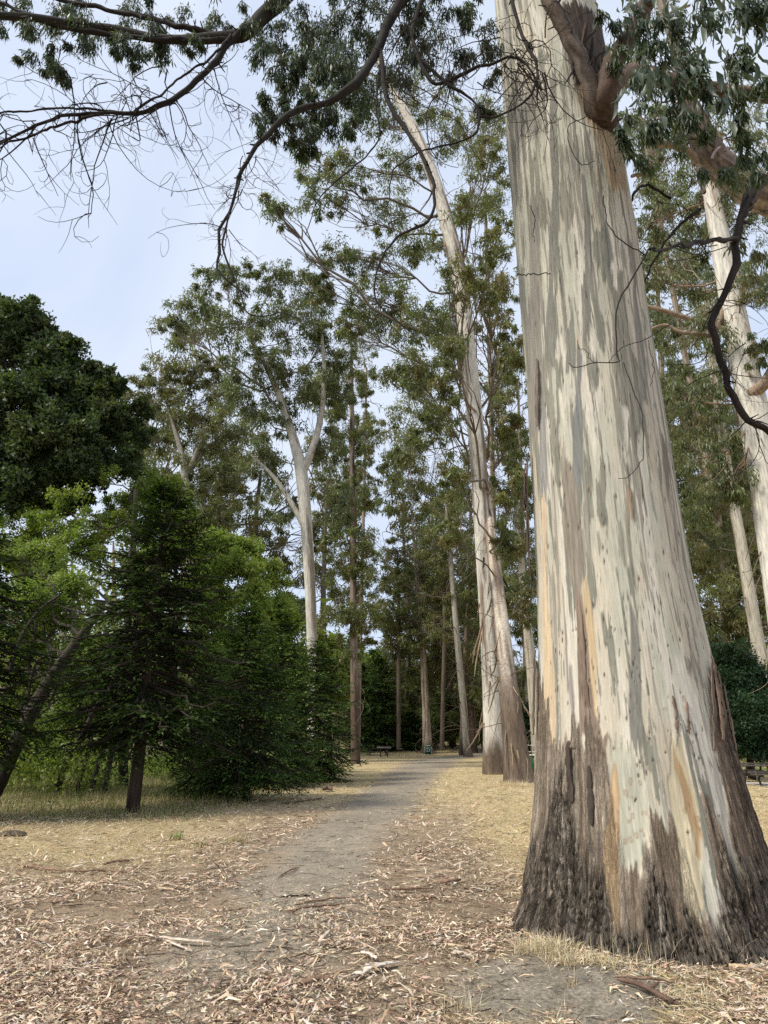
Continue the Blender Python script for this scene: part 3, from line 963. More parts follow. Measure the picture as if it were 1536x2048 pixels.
def leaf_sprays(g, geo, twig, C, rad, nspray, nleaf, L, w, cols, wts=None, hang=.8, kind='quad', twigcol=(.06, .05, .035), flat=.75, out=.7, tw_r=.004, tw_p=1.0):
    """Leafy shoots spread through rounded clumps. C (m,3) centres, rad (m,)."""
    m = len(C)
    idx = np.repeat(np.arange(m), nspray)
    n = len(idx)
    d = nrm(g.normal(size=(n, 3)))
    rr = rad[idx] * g.uniform(.15, 1.0, n) ** .5
    p1 = C[idx] + d * rr[:, None] * np.array([1, 1, flat]) - np.array([0, 0, .35 * max(hang, 0)]) * rad[idx][:, None] * g.uniform(0, 1, (n, 1))
    p0 = C[idx] + (p1 - C[idx]) * g.uniform(.1, .55, (n, 1)) + np.array([0, 0, -.05]) * rad[idx][:, None]
    pm = (p0 + p1) / 2 + np.array([0, 0, .12]) * rad[idx][:, None]
    if twig is not None:
        P = np.stack([p0, pm, p1], 1)
        q = g.uniform(size=n) < tw_p
        V, F = tubes(P[q], np.broadcast_to(np.array([1.3, 1.0, .6]) * tw_r, (int(q.sum()), 3)), 3)
        twig.add(V, F, twigcol)
    li = np.repeat(np.arange(n), nleaf)
    N = len(li)
    t = g.uniform(.25, 1.05, (N, 1))
    pos = (p0[li] * (1 - t) ** 2 + 2 * pm[li] * t * (1 - t) + p1[li] * t ** 2) + g.normal(size=(N, 3)) * (rad[idx][li] * .2)[:, None]
    sd_ = nrm(p1 - p0)[li]
    D = nrm(g.normal(size=(N, 3)) * .55 + sd_ * out * .5 + np.array([0, 0, -hang]))
    Wd = perp(D, g)
    LL = L * g.uniform(.6, 1.35, N)
    ww = w * g.uniform(.7, 1.3, N)
    if kind == 'quad':
        V, F = leaves(pos, D, Wd, LL, ww)
        k = 4
    elif kind == 'tri':
        V, F = blades3(pos, D, Wd, LL, ww * 1.1)
        k = 3
    else:
        V, F = sickle(pos, D, Wd, LL, ww, g.normal(size=N) * .18)
        k = 12
    cc = pal(g, m, cols, .12, wts)[idx][li] * .5 + pal(g, N, cols, .2, wts) * .5
    geo.add(V, F, np.repeat(cc, k, 0))


def blob_pts(g, rows, dens=1.0, depth=1.0, rfac=.3, ids=False):
    """rows: (px, py, rx px, ry px, Y, n) -> clump centres filling each ellipsoid, and clump radii."""
    Cs, Rs, Ids = [], [], []
    for k_, (px, py, rx, ry, Y, n) in enumerate(rows):
        s = mpp(py, Y)
        n = max(1, int(round(n * dens)))
        d = nrm(g.normal(size=(n, 3))) * (g.uniform(.05, 1, (n, 1)) ** .45)
        c = at(px, py, Y)
        up = np.array([0, 0, 1.0])
        rxw, ryw = rx * s, ry * s
        Cs.append(c + d * np.array([rxw, (rxw + ryw) * .5 * depth, ryw]))
        Rs.append(np.minimum(rxw, ryw) * rfac * g.uniform(.5, 1.5, n) * 1.25)
        Ids.append(np.full(n, k_))
    if ids:
        return np.vstack(Cs), np.concatenate(Rs), np.concatenate(Ids)
    return np.vstack(Cs), np.concatenate(Rs)


# foliage of the big tree that hangs into view
NEARCOL = [(.065, .10, .052), (.085, .115, .055), (.11, .14, .075), (.055, .08, .055)]
lf, ltw = Geo(), Geo()
rows = [(60, 90, 60, 34, 6.6, 9), (150, 75, 70, 48, 6.7, 12), (40, 30, 60, 40, 6.8, 8), (250, 110, 45, 36, 6.5, 8), (330, 40, 70, 40, 6.9, 9), (440, 20, 60, 40, 6.9, 8), (200, 20, 80, 40, 7.0, 10), (120, 130, 40, 26, 6.5, 5), (300, 90, 40, 40, 6.6, 6), (400, 95, 30, 24, 6.5, 3),
        (540, 60, 50, 60, 6.6, 9), (600, 40, 60, 60, 6.6, 11), (560, 150, 44, 60, 6.3, 10), (610, 140, 60, 60, 6.4, 12), (540, 230, 38, 40, 6.2, 9), (590, 260, 50, 34, 6.2, 11), (640, 210, 50, 50, 6.3, 11), (660, 90, 60, 70, 6.5, 14), (720, 40, 70, 60, 6.5, 14), (720, 150, 60, 60, 6.3, 12),
        (780, 60, 60, 60, 6.4, 11), (850, 30, 60, 50, 6.3, 10), (920, 30, 60, 40, 6.2, 9), (960, 90, 40, 40, 6.2, 5), (800, 150, 50, 50, 6.5, 7), (880, 120, 50, 50, 6.3, 6), (690, 240, 44, 34, 6.4, 6), (980, 180, 30, 50, 6.4, 5)]
C, Rd = blob_pts(GB, rows, 1.0, 1.2, .34)
leaf_sprays(GB, lf, ltw, C, Rd, 14, 11, .098, .0165, NEARCOL, hang=1.7, out=.4, twigcol=(.04, .033, .026), tw_r=.0035)
rows = [(1230, 30, 40, 40, 5.6, 4), (1300, 60, 60, 50, 5.5, 7), (1390, 40, 60, 50, 5.4, 7), (1470, 50, 60, 60, 5.3, 8), (1290, 170, 50, 60, 5.5, 6), (1360, 150, 50, 60, 5.4, 6), (1440, 150, 50, 60, 5.3, 6), (1515, 160, 40, 70, 5.2, 5), (1250, 240, 26, 40, 5.6, 3), (1400, 240, 40, 40, 5.4, 4), (1480, 260, 40, 30, 5.5, 3), (1510, 20, 40, 40, 5.2, 4), (1330, 230, 50, 50, 5.6, 5), (1440, 330, 50, 40, 5.8, 4), (1280, 300, 40, 50, 6.0, 4), (1260, 100, 40, 60, 5.7, 5), (1520, 300, 30, 50, 5.4, 3)]
C, Rd = blob_pts(GB, rows, 1.0, 1.0, .36)
leaf_sprays(GB, lf, ltw, C, Rd, 8, 8, .145, .023, NEARCOL + [(.13, .165, .12)], hang=2.4, out=.4, kind='sickle', twigcol=(.07, .055, .035))
o = lf.build('foliage', M_GUM, big, BIG0)
o['kind'] = 'stuff'
o = ltw.build('leafy_shoots', M_TWIG, big, BIG0)
o['kind'] = 'stuff'
# the largest hanging leaves, one by one
LM = []
for i in range(6):
    V, F = sickle(np.zeros((1, 3)), np.array([[0, 0, -1.]]), np.array([[1., 0, 0]]), .17, .036 + .004 * i, (i - 2.5) * .09)
    c = np.array([(.05, .08, .055), (.075, .10, .05), (.10, .13, .095), (.06, .085, .05), (.13, .16, .13), (.06, .09, .07)][i])
    LM.append(make_mesh('leaf', V, F, np.broadcast_to(c, V.shape)))
    LM[-1].materials.append(M_GUM)
for i in range(230):
    px = GB.uniform(1225, 1545)
    py = GB.uniform(-30, 260) - .10 * abs(px - 1400)
    p = at(px, py, GB.uniform(4.6, 5.7)) - BIG0
    o = obj('leaf', LM[GB.integers(6)], None, big, p)
    o.rotation_euler = (GB.normal() * .35, GB.normal() * .35, GB.uniform(0, 6.28))
    s = GB.uniform(.7, 1.45)
    o.scale = (s, s, s)


def ribbon(name, P, Wv, wd, g, parent, base, col, thick=.008):
    """A thin strap of bark: P centre line, Wv sideways direction, wd widths; ragged edges, real thickness."""
    P = np.asarray(P, float)
    n = len(P)
    T = nrm(np.gradient(P, axis=0))
    Wv = nrm(Wv - T * np.sum(Wv * T, 1, keepdims=True))
    N = np.cross(T, Wv)
    h = np.asarray(wd)[:, None] * .5
    a, b = g.uniform(.7, 1.15, (n, 1)), g.uniform(.7, 1.15, (n, 1))
    cup = h * .25
    V = np.stack([P - Wv * h * a + N * cup, P, P + Wv * h * b + N * cup, P + Wv * h * b + N * (cup + thick), P + N * thick, P - Wv * h * a + N * (cup + thick)], 1)
    i = np.arange(n * 6).reshape(n, 6)
    jn = np.roll(i, -1, 1)
    F = np.stack([i[:-1], jn[:-1], jn[1:], i[1:]], -1).reshape(-1, 4)
    C = np.array(col) * (0.5 + 1.0 * fbm(np.tile(np.arange(6) * 1.3, n), np.repeat(np.arange(n) * .5, 6), int(g.integers(999)), 3))[:, None]
    return obj(name, make_mesh(name, V.reshape(-1, 3) - base, F, C, smooth=False), M_BARK, parent)


# slabs of bark coming away from the trunk
PEEL = [([(1063, 885, .03), (1063, 960, .05), (1066, 1040, .05), (1068, 1120, .06), (1070, 1175, .03)], .085, (.15, .105, .08)),
        ([(1060, 900, .05), (1060, 990, .08), (1063, 1080, .09), (1066, 1150, .10)], .06, (.10, .07, .055)),
        ([(1074, 1290, .02), (1076, 1380, .03), (1076, 1470, .03)], .07, (.17, .12, .09)),
        ([(1424, 1335, .02), (1428, 1380, .014), (1434, 1430, .02), (1440, 1480, .01)], .06, (.24, .17, .12)),
        ([(1434, 1345, .018), (1438, 1400, .016), (1446, 1450, .01)], .05, (.20, .14, .10)),
        ([(1443, 1368, .03), (1448, 1410, .02), (1456, 1460, .012)], .05, (.16, .11, .085)),
        ([(1418, 1325, .02), (1420, 1370, .012), (1424, 1440, .01), (1426, 1500, .0)], .05, (.19, .135, .10)),
        ([(1451, 1395, .02), (1456, 1440, .016), (1466, 1500, .01)], .05, (.21, .15, .11)),
        ([(1166, 1200, .012), (1176, 1290, .018), (1180, 1360, .018), (1190, 1420, .008)], .05, (.25, .185, .14)),
        ([(1082, 720, .02), (1084, 780, .035), (1082, 850, .02)], .05, (.20, .16, .135)),
        ([(1372, 1410, .01), (1374, 1450, .014), (1376, 1470, .008)], .02, (.22, .15, .10)),
        ([(1346, 1400, .01), (1352, 1440, .016), (1354, 1468, .008)], .03, (.25, .18, .13)),
        ([(1192, 1530, .02), (1196, 1580, .03), (1198, 1640, .01)], .05, (.07, .055, .045)),
        ([(1150, 1480, .02), (1154, 1540, .03), (1160, 1600, .01)], .06, (.08, .06, .05))]
for pts, wd, c in PEEL:
    P = spline(np.array([on_trunk(a, b, l) for a, b, l in pts]), 14)
    Wv = spline(np.array([on_trunk(a + 4, b, l) - on_trunk(a - 4, b, l) for a, b, l in pts]), 14)
    P = P + GB.normal(size=P.shape) * .003
    ribbon('bark_strip', P, Wv, wd * np.interp(np.linspace(0, 1, 14), [0, .12, .8, 1], [.35, .9, 1, .55]) * GB.uniform(.75, 1.2, 14), GB, big, BIG0, c)
for i in range(22):                                            # torn shreds round the knot
    a = GB.uniform(1150, 1243)
    b = GB.uniform(110, 215)
    l = GB.uniform(40, 95)
    P = spline(np.array([on_trunk(a, b, GB.uniform(.05, .14)), on_trunk(a + GB.normal() * 6, b + l * .5, GB.uniform(.02, .10)), on_trunk(a + GB.normal() * 9, b + l, GB.uniform(.01, .06))]), 9)
    Wv = np.tile(on_trunk(a + 4, b, 0) - on_trunk(a - 4, b, 0), (9, 1))
    ribbon('bark_shred', P, Wv + GB.normal(size=3) * .01, GB.uniform(.02, .055) * np.interp(np.linspace(0, 1, 9), [0, .2, .7, 1], [.5, 1, .8, .15]), GB, big, BIG0, [(.03, .022, .018), (.06, .042, .032), (.13, .095, .07)][i % 3], .006)
# pale splinter of wood stuck on the bark
P = spline(np.array([on_trunk(1154, 1496, .02), on_trunk(1163, 1484, .05)]), 4)
ribbon('splinter', P, np.tile([1., 0, .3], (4, 1)), np.array([.014, .02, .018, .006]), GB, big, BIG0, (.6, .55, .46), .004)


# ------------------------------------------------------------------ generic trees
def trunk_np(pts, Y, n=70, k=20, g=None, pale=(.46, .42, .34), brown=(.20, .15, .115), fr=.5, rough_h=2.0, seed=1, flare=.0, dpale=None):
    """pts rows (px, py, width px[, Y]). Rings of a bent, tapering, bark-coloured stem."""
    P = np.array([list(at(p[0], p[1], p[3] if len(p) > 3 else Y)) + [p[2] * .5 * mpp(p[1], p[3] if len(p) > 3 else Y)] for p in pts])
    gz = float(ground_z(P[0, 0], P[0, 1]))
    P[0, 2] = min(P[0, 2], gz - .12)
    Q = spline(P, n)
    C, R = Q[:, :3], np.maximum(Q[:, 3], .01)
    V, F = tubes(C[None], R[None], k)
    V = V.reshape(n, k, 3)
    z = (C[:, 2] - C[0, 2])[:, None] * np.ones((1, k))
    a = np.linspace(0, 2 * PI, k, endpoint=False)[None] * np.ones((n, 1))
    ca, sa = np.cos(a) * 1.3, np.sin(a) * 1.3
    n1 = fbm(ca * 2.2 + sa * 1.1 + seed, z * .22 + sa, seed, 4)
    n2 = fbm(ca * 5 + sa * 3 + seed, z * .6 + sa * 2, seed + 5, 3)
    cp, cb = np.array(pale), np.array(brown)
    Cc = cp * (0.8 + .4 * n2)[..., None]
    m = sst(fr - .03, fr + .03, n1)[..., None]
    Cc = Cc * (1 - m) + cb * (0.55 + .9 * n2)[..., None] * m
    rg = sst(rough_h * 1.2, rough_h * .6, z + rough_h * .8 * (n1 - .5) * 2)[..., None]
    Cc = Cc * (1 - rg) + cb * .62 * (0.4 + 1.2 * n2)[..., None] * rg
    ridge = 1 + (.05 * (n2 - .5) + .05 * rg[..., 0] * (n2 - .5) * 2 + flare * np.exp(-z / .55) * (.5 + .5 * np.cos(a * 5 + seed)))
    V = C[:, None] + (V - C[:, None]) * ridge[..., None]
    return C, R, V.reshape(-1, 3), F, Cc.reshape(-1, 3)


def limbs_to(g, C, R, clumps, ids, lo=.35, rise=.6, rf=.45, n=9, rmin=.012):
    """One bent limb from the stem into each leafy mass, and forks from it to every clump."""
    h = C[:, 2]
    Ps, Rs, Fp, Fr = [], [], [], []
    tf = np.linspace(0, 1, 5)[:, None]
    lo_i = int(lo * (len(C) - 1))
    for k in np.unique(ids):
        cs = clumps[ids == k]
        c = cs.mean(0) + g.normal(size=3) * .05 * np.ptp(cs, axis=0)
        dxy = np.hypot(C[lo_i:, 0] - c[0], C[lo_i:, 1] - c[1])
        want = np.abs(h[lo_i:] - (c[2] - rise * g.uniform(.5, 1.5) * dxy))
        i = min(lo_i + int(np.argmin(want)) + int(g.integers(-2, 3)), len(C) - 1)
        p0 = C[i]
        d = c - p0
        L = np.linalg.norm(d)
        p1 = p0 + d * .45 + np.array([0, 0, -.12 * L if rise > 0 else .1 * L]) + g.normal(size=3) * L * .10
        t = np.linspace(0, 1, n)[:, None]
        P = p0 * (1 - t) ** 2 + 2 * p1 * t * (1 - t) + c * t ** 2
        P[1:-1] += g.normal(size=(n - 2, 3)) * L * .025
        r0 = max(min(R[i] * rf, .0085 * L + .02), rmin)
        Ps.append(P)
        Rs.append(np.linspace(r0, max(r0 * .35, rmin), n))
        for q in cs:
            j = int(g.integers(n // 2, n))
            a = P[j]
            d = q - a
            L = np.linalg.norm(d)
            m = a + d * .5 + g.normal(size=3) * L * .14
            B = a * (1 - tf) ** 2 + 2 * m * tf * (1 - tf) + q * tf ** 2
            B[1:-1] += g.normal(size=(3, 3)) * L * .03
            Fp.append(B)
            Fr.append(np.linspace(max(r0 * .38, rmin), rmin * .7, 5))
    return np.array(Ps), np.array(Rs), np.array(Fp), np.array(Fr)


def gum_tree(name, label, cat, pts, Y, rows, nspray, nleaf, L, w, cols, seed, group=None, wts=None, bark={}, limb_col=(.25, .215, .17), hang=.8, rfac=.3, dens=1.0, lo=.35, rise=.6, flat=.75,
             leafmat=None, ribbons=0, extra=None, depth=1.0, twigcol=(.10, .08, .06), dead=0, rf=.45, fill=1.3, stem_tone=None):
    g = np.random.default_rng(seed)
    C, R, V, F, Cc = trunk_np(pts, Y, g=g, seed=seed, **bark)
    base = np.array([C[0, 0], C[0, 1], float(ground_z(C[0, 0], C[0, 1]))])
    t = thing(name, label, cat, base, group)
    obj('trunk', make_mesh('trunk', V - base, F, Cc, smooth=True), M_BARK, t)
    limbs_g = Geo()
    for e in (extra or []):
        C2, R2, V2, F2, Cc2 = trunk_np2(e, Y, seed, np.array(stem_tone or bark.get('pale', (.42, .37, .29))) * .85)
        obj('stem', make_mesh('stem', V2 - base, F2, Cc2, smooth=True), M_BARK, t)
    cl_, rd, ids = blob_pts(g, rows, dens * 2.9, depth, rfac, True)
    P, Rr, Pf, Rf = limbs_to(g, C, R, cl_, ids, lo, rise, rf, rmin=.0022 * Y ** .5)
    Vl, Fl = tubes(P, Rr, 5)
    lc = np.repeat(np.array(limb_col) * g.uniform(.55, 1.25, (len(P), 1)), P.shape[1] * 5, 0)
    limbs_g.add(Vl, Fl, lc)
    Vl, Fl = tubes(Pf, Rf, 4)
    limbs_g.add(Vl, Fl, np.repeat(np.array(limb_col) * .8 * g.uniform(.55, 1.25, (len(Pf), 1)), 20, 0))
    lf_ = Geo()
    leaf_sprays(g, lf_, limbs_g, cl_, rd, int(nspray * fill), int(nleaf * 1.3), L, w, cols, wts, hang, 'tri' if Y > 25 else 'quad', twigcol, flat, tw_r=.0011 * Y ** .5, tw_p=.2)
    if dead:
        i = g.integers(int(.2 * len(C)), len(C) - 2, dead)
        dr = np.stack([g.normal(size=dead), g.normal(size=dead) * .6, g.uniform(-.6, .5, dead)], 1)
        bare_twigs(g, C[i], dr, g.uniform(.8, 3.0, dead) * Y / 30, g.uniform(.012, .03, dead) * Y / 30, limbs_g, 2, (.13, .10, .075), .5, .3)
    o = limbs_g.build('branches', M_BARK, t, base)
    o['kind'] = 'stuff'
    o = lf_.build('crown', leafmat or M_GUM, t, base)
    o['kind'] = 'stuff'
    if ribbons:
        rb = Geo()
        i = g.integers(int(.12 * len(C)), len(C) - 1, ribbons)
        a = g.uniform(0, 6.28, ribbons)
        p0 = C[i] + np.stack([np.cos(a), np.sin(a), a * 0], 1) * R[i][:, None]
        P = wiggly(g, p0, np.stack([np.cos(a) * .35, np.sin(a) * .35, a * 0 - 1], 1), g.uniform(.6, 2.2, ribbons) * Y / 30, 7, .3, .5)
        Vr, Fr = tubes(P, np.broadcast_to(g.uniform(.015, .05, (ribbons, 1)) * Y / 30, (ribbons, 7)) * np.array([1, 1, .9, .8, .7, .5, .3]), 4, flat=.25)
        rb.add(Vr, Fr, np.repeat(pal(g, ribbons, [(.22, .155, .105), (.15, .105, .075), (.33, .25, .17)], .2), 28, 0))
        o = rb.build('bark_ribbons', M_BARK, t, base)
        o['kind'] = 'stuff'
    return t, C, R


def trunk_np2(pts, Y, seed, tone=(.42, .37, .29)):
    P = np.array([list(at(p[0], p[1], p[3] if len(p) > 3 else Y)) + [p[2] * .5 * mpp(p[1], p[3] if len(p) > 3 else Y)] for p in pts])
    Q = spline(P, 36)
    k = 14
    V, F = tubes(Q[None, :, :3], np.maximum(Q[None, :, 3], .01), k)
    n2 = fbm(np.arange(36 * k) * .31, np.arange(36 * k) * .07, seed, 3)
    C = np.array(tone) * (.6 + .8 * n2)[:, None]
    return Q[:, :3], Q[:, 3], V, F, C


GREY_G = [(.15, .185, .085), (.18, .21, .10), (.12, .155, .07), (.22, .235, .12)]
OLIVE = [(.175, .205, .07), (.145, .18, .062), (.225, .235, .09), (.115, .15, .052), (.22, .18, .09)]
HANGC = [(.125, .165, .07), (.155, .185, .08), (.10, .14, .062), (.20, .205, .10), (.21, .175, .095)]
BRN = [(.21, .20, .085), (.165, .185, .07), (.24, .19, .10), (.13, .155, .055)]

# tall pale tree leaning in over the path and its brown-barked neighbour
gum_tree('eucalyptus_tree', 'tall leaning eucalyptus with white trunk just behind the brown barked trunk', 'tree',
         [(990, 1540, 52), (987, 1480, 42), (984, 1400, 38), (976, 1240, 34), (966, 1080, 33), (955, 900, 33), (940, 740, 32), (924, 600, 32), (902, 480, 30), (872, 370, 25), (836, 275, 20), (800, 205, 17), (764, 140, 13), (735, 70, 8)], 38,
         [(650, 390, 70, 40, 38, 7), (560, 420, 40, 40, 37, 4), (700, 330, 60, 44, 38, 6), (620, 330, 50, 40, 38, 4), (700, 520, 80, 46, 39, 10), (640, 570, 50, 30, 39, 4), (760, 600, 80, 56, 39, 11), (760, 420, 60, 50, 40, 6), (800, 330, 60, 50, 40, 6), (830, 500, 50, 50, 38, 6), (690, 640, 50, 34, 38, 4),
          (840, 640, 60, 56, 37, 8), (830, 740, 60, 56, 37, 8), (880, 260, 50, 50, 40, 5), (850, 180, 60, 60, 40, 6), (760, 250, 50, 50, 40, 5), (860, 840, 50, 40, 37, 5), (820, 900, 50, 40, 38, 4), (700, 200, 60, 60, 40, 6), (640, 130, 50, 50, 40, 4)],
         7, 10, .30, .075, OLIVE + GREY_G, 21, bark=dict(pale=(.62, .58, .50), brown=(.23, .17, .125), fr=.60, rough_h=1.6, flare=.06), dead=46, ribbons=90, lo=.42, rise=.45, dens=1.15)
gum_tree('eucalyptus_tree', 'rough brown and grey barked eucalyptus right of the path with peeling strips', 'tree',
         [(1040, 1568, 70), (1036, 1545, 58), (1030, 1480, 46), (1021, 1400, 39), (1009, 1300, 32, 31.5), (995, 1180, 27, 34), (980, 1060, 22, 37.5), (966, 940, 17, 40), (955, 840, 14, 41), (944, 740, 12, 42), (932, 640, 10, 42.5), (915, 540, 8, 43), (895, 440, 5, 43)], 30.4,
         [(980, 590, 50, 60, 31, 8), (1000, 480, 40, 60, 31, 7), (940, 400, 50, 50, 32, 6), (980, 320, 40, 60, 32, 6), (910, 560, 40, 50, 30, 5), (1015, 700, 30, 70, 31, 7), (900, 700, 40, 60, 30, 5), (1015, 840, 34, 70, 31, 8), (890, 800, 40, 50, 31, 4), (1020, 960, 34, 70, 32, 8), (900, 960, 40, 50, 32, 5), (1020, 1080, 36, 60, 33, 8), (895, 1060, 36, 44, 33, 4), (1040, 1190, 40, 60, 34, 7), (960, 240, 50, 50, 33, 5)],
         7, 10, .26, .065, BRN + OLIVE, 22, bark=dict(pale=(.54, .47, .375), brown=(.24, .18, .135), fr=.53, rough_h=4.6, flare=.12), dead=40, ribbons=110, lo=.3, rise=.35)
# bent branch crossing the pair
# the crowned gum in the middle distance
FORKED, _, _ = gum_tree('eucalyptus_tree', 'tall forked white eucalyptus with broad airy crown behind the conifers', 'tree',
         [(628, 1520, 26), (626, 1400, 22), (624, 1280, 21), (619, 1150, 22), (611, 1030, 24), (602, 940, 24), (590, 890, 20), (578, 850, 17), (562, 800, 15), (545, 760, 12), (520, 710, 9), (490, 660, 6)], 43,
         [(440, 560, 70, 38, 43, 7), (385, 620, 54, 40, 43, 6), (345, 655, 34, 26, 43, 3), (460, 640, 70, 50, 42, 8), (560, 560, 70, 40, 44, 8), (640, 590, 60, 54, 44, 8), (585, 650, 80, 56, 43, 11), (520, 720, 80, 50, 42, 10), (670, 690, 50, 60, 44, 8), (610, 760, 80, 56, 43, 11), (480, 800, 60, 50, 43, 7), (560, 850, 60, 44, 43, 6), (680, 790, 40, 50, 44, 5), (660, 900, 44, 50, 44, 5), (520, 920, 60, 50, 43, 6), (680, 1010, 40, 50, 44, 5), (560, 1010, 50, 40, 43, 5), (470, 540, 40, 30, 44, 3)],
         7, 11, .32, .08, GREY_G + [(.12, .13, .065)], 23, bark=dict(pale=(.60, .565, .49), brown=(.30, .25, .19), fr=.64, rough_h=1.0), lo=.5, rise=.75, limb_col=(.30, .26, .21),
         extra=[[(604, 945, 20), (622, 905, 15), (636, 860, 13), (646, 800, 11), (648, 730, 8), (642, 650, 5)], [(612, 1060, 12), (585, 1010, 11), (560, 970, 9), (530, 935, 7), (490, 900, 4)]], dead=10)
gum_tree('eucalyptus_tree', 'distant yellowish eucalyptus with rounded crown left of the forked white one', 'tree',
         [(390, 1510, 18), (386, 1300, 17), (380, 1100, 16), (372, 980, 15), (366, 920, 13), (350, 860, 9), (335, 810, 6)], 62,
         [(330, 765, 70, 34, 62, 8), (400, 745, 60, 34, 62, 8), (450, 780, 50, 50, 62, 7), (290, 800, 44, 36, 61, 5), (370, 830, 70, 50, 62, 8), (440, 870, 60, 60, 62, 8), (300, 880, 40, 40, 62, 4), (400, 940, 60, 50, 62, 6), (470, 960, 50, 60, 62, 7), (330, 960, 50, 40, 62, 4), (430, 1040, 60, 50, 62, 6)],
         7, 10, .42, .11, [(.145, .145, .055), (.125, .13, .05), (.165, .155, .065), (.10, .115, .05)], 24, bark=dict(pale=(.50, .46, .38), fr=.65), lo=.5, rise=.8, limb_col=(.30, .27, .21), hang=.4, extra=[[(370, 960, 10), (395, 900, 9), (412, 840, 7), (420, 790, 4)]])
gum_tree('eucalyptus_tree', 'slim straight dark stemmed eucalyptus with tufts of leaves along it', 'tree',
         [(711, 1522, 22), (710, 1480, 18), (709, 1400, 16), (708, 1300, 15), (707, 1200, 14), (706, 1100, 13), (705, 1000, 12), (704, 900, 10), (704, 800, 8), (703, 720, 5), (702, 660, 3)], 54,
         [(700, 720, 30, 50, 54, 4), (730, 770, 24, 40, 54, 3), (680, 810, 30, 40, 54, 4), (735, 870, 40, 34, 54, 5), (690, 890, 36, 36, 54, 4), (715, 950, 30, 40, 54, 4), (680, 990, 36, 40, 54, 4), (735, 1010, 24, 30, 54, 2), (700, 1060, 40, 40, 54, 5), (668, 1090, 40, 40, 54, 4), (735, 1110, 34, 30, 54, 3), (700, 1150, 50, 44, 54, 7), (720, 1220, 50, 40, 54, 6), (670, 1230, 40, 40, 54, 5), (705, 1290, 40, 40, 54, 4)],
         7, 10, .32, .085, OLIVE, 25, bark=dict(pale=(.27, .22, .175), brown=(.15, .105, .08), fr=.5, rough_h=6), dead=30, lo=.3, rise=.1, limb_col=(.13, .10, .075))
gum_tree('eucalyptus_tree', 'straight eucalyptus with flared foot standing right behind the recycling bin', 'tree',
         [(856, 1512, 44), (855, 1500, 26), (854, 1480, 19), (852, 1420, 16), (848, 1340, 14), (842, 1260, 12), (836, 1180, 10), (830, 1110, 7), (824, 1040, 4)], 89,
         [(830, 1090, 40, 40, 89, 4), (800, 1150, 50, 44, 89, 6), (860, 1150, 50, 44, 90, 6), (790, 1220, 44, 40, 88, 5), (870, 1220, 50, 40, 90, 6), (830, 1270, 60, 40, 89, 6), (880, 1300, 44, 40, 90, 5), (780, 1290, 40, 36, 90, 4), (810, 1030, 40, 50, 92, 4), (840, 960, 40, 50, 92, 4), (815, 900, 44, 44, 92, 4), (860, 1340, 50, 40, 92, 4)],
         7, 10, .55, .14, OLIVE + BRN, 26, bark=dict(pale=(.50, .42, .32), brown=(.23, .17, .13), fr=.55, rough_h=1.6, flare=.1), dead=26, lo=.35, rise=.3, limb_col=(.15, .12, .09))
gum_tree('eucalyptus_tree', 'thin smooth grey eucalyptus leaning left at the far end of the path', 'tree',
         [(938, 1518, 22), (933, 1490, 15), (928, 1420, 14), (920, 1340, 13), (913, 1260, 12), (907, 1190, 11), (902, 1130, 10), (897, 1070, 7), (892, 1010, 4)], 78,
         [(900, 1020, 50, 44, 78, 5), (870, 1090, 40, 40, 78, 4), (940, 1100, 44, 50, 79, 6), (930, 1200, 40, 44, 79, 5), (950, 1290, 36, 44, 80, 5), (880, 1260, 30, 40, 80, 3), (950, 1380, 34, 36, 82, 4)],
         7, 10, .48, .12, OLIVE + BRN, 27, bark=dict(pale=(.36, .33, .27), brown=(.22, .18, .14), fr=.62, rough_h=1.2), dead=16, lo=.5, rise=.4)

STEMS, _, _ = gum_tree('eucalyptus_tree', 'brownish eucalyptus with several dark stems filling the gap left of the forked white one', 'tree',
         [(446, 1510, 16), (444, 1300, 14), (440, 1150, 13), (436, 1040, 11), (440, 940, 7)], 70,
         [(300, 1000, 60, 50, 70, 6), (370, 1060, 60, 50, 70, 7), (440, 1010, 50, 60, 70, 6), (510, 1050, 50, 60, 70, 7), (470, 930, 50, 60, 70, 6), (540, 960, 40, 60, 70, 5), (560, 1110, 40, 60, 70, 6), (430, 1120, 60, 50, 70, 7), (640, 1060, 34, 60, 72, 5), (665, 1160, 40, 60, 72, 6), (590, 1200, 40, 50, 70, 5), (650, 970, 34, 50, 72, 4), (500, 860, 50, 50, 70, 5)],
         7, 10, .46, .12, BRN + OLIVE, 31, bark=dict(pale=(.16, .125, .095), brown=(.10, .075, .058), fr=.5), lo=.4, rise=.6, limb_col=(.13, .10, .08), dead=14,
         extra=[[(505, 1500, 12), (506, 1200, 11), (512, 1040, 9), (522, 940, 6)], [(640, 1500, 12), (645, 1250, 11), (650, 1080, 8), (655, 960, 5)]])
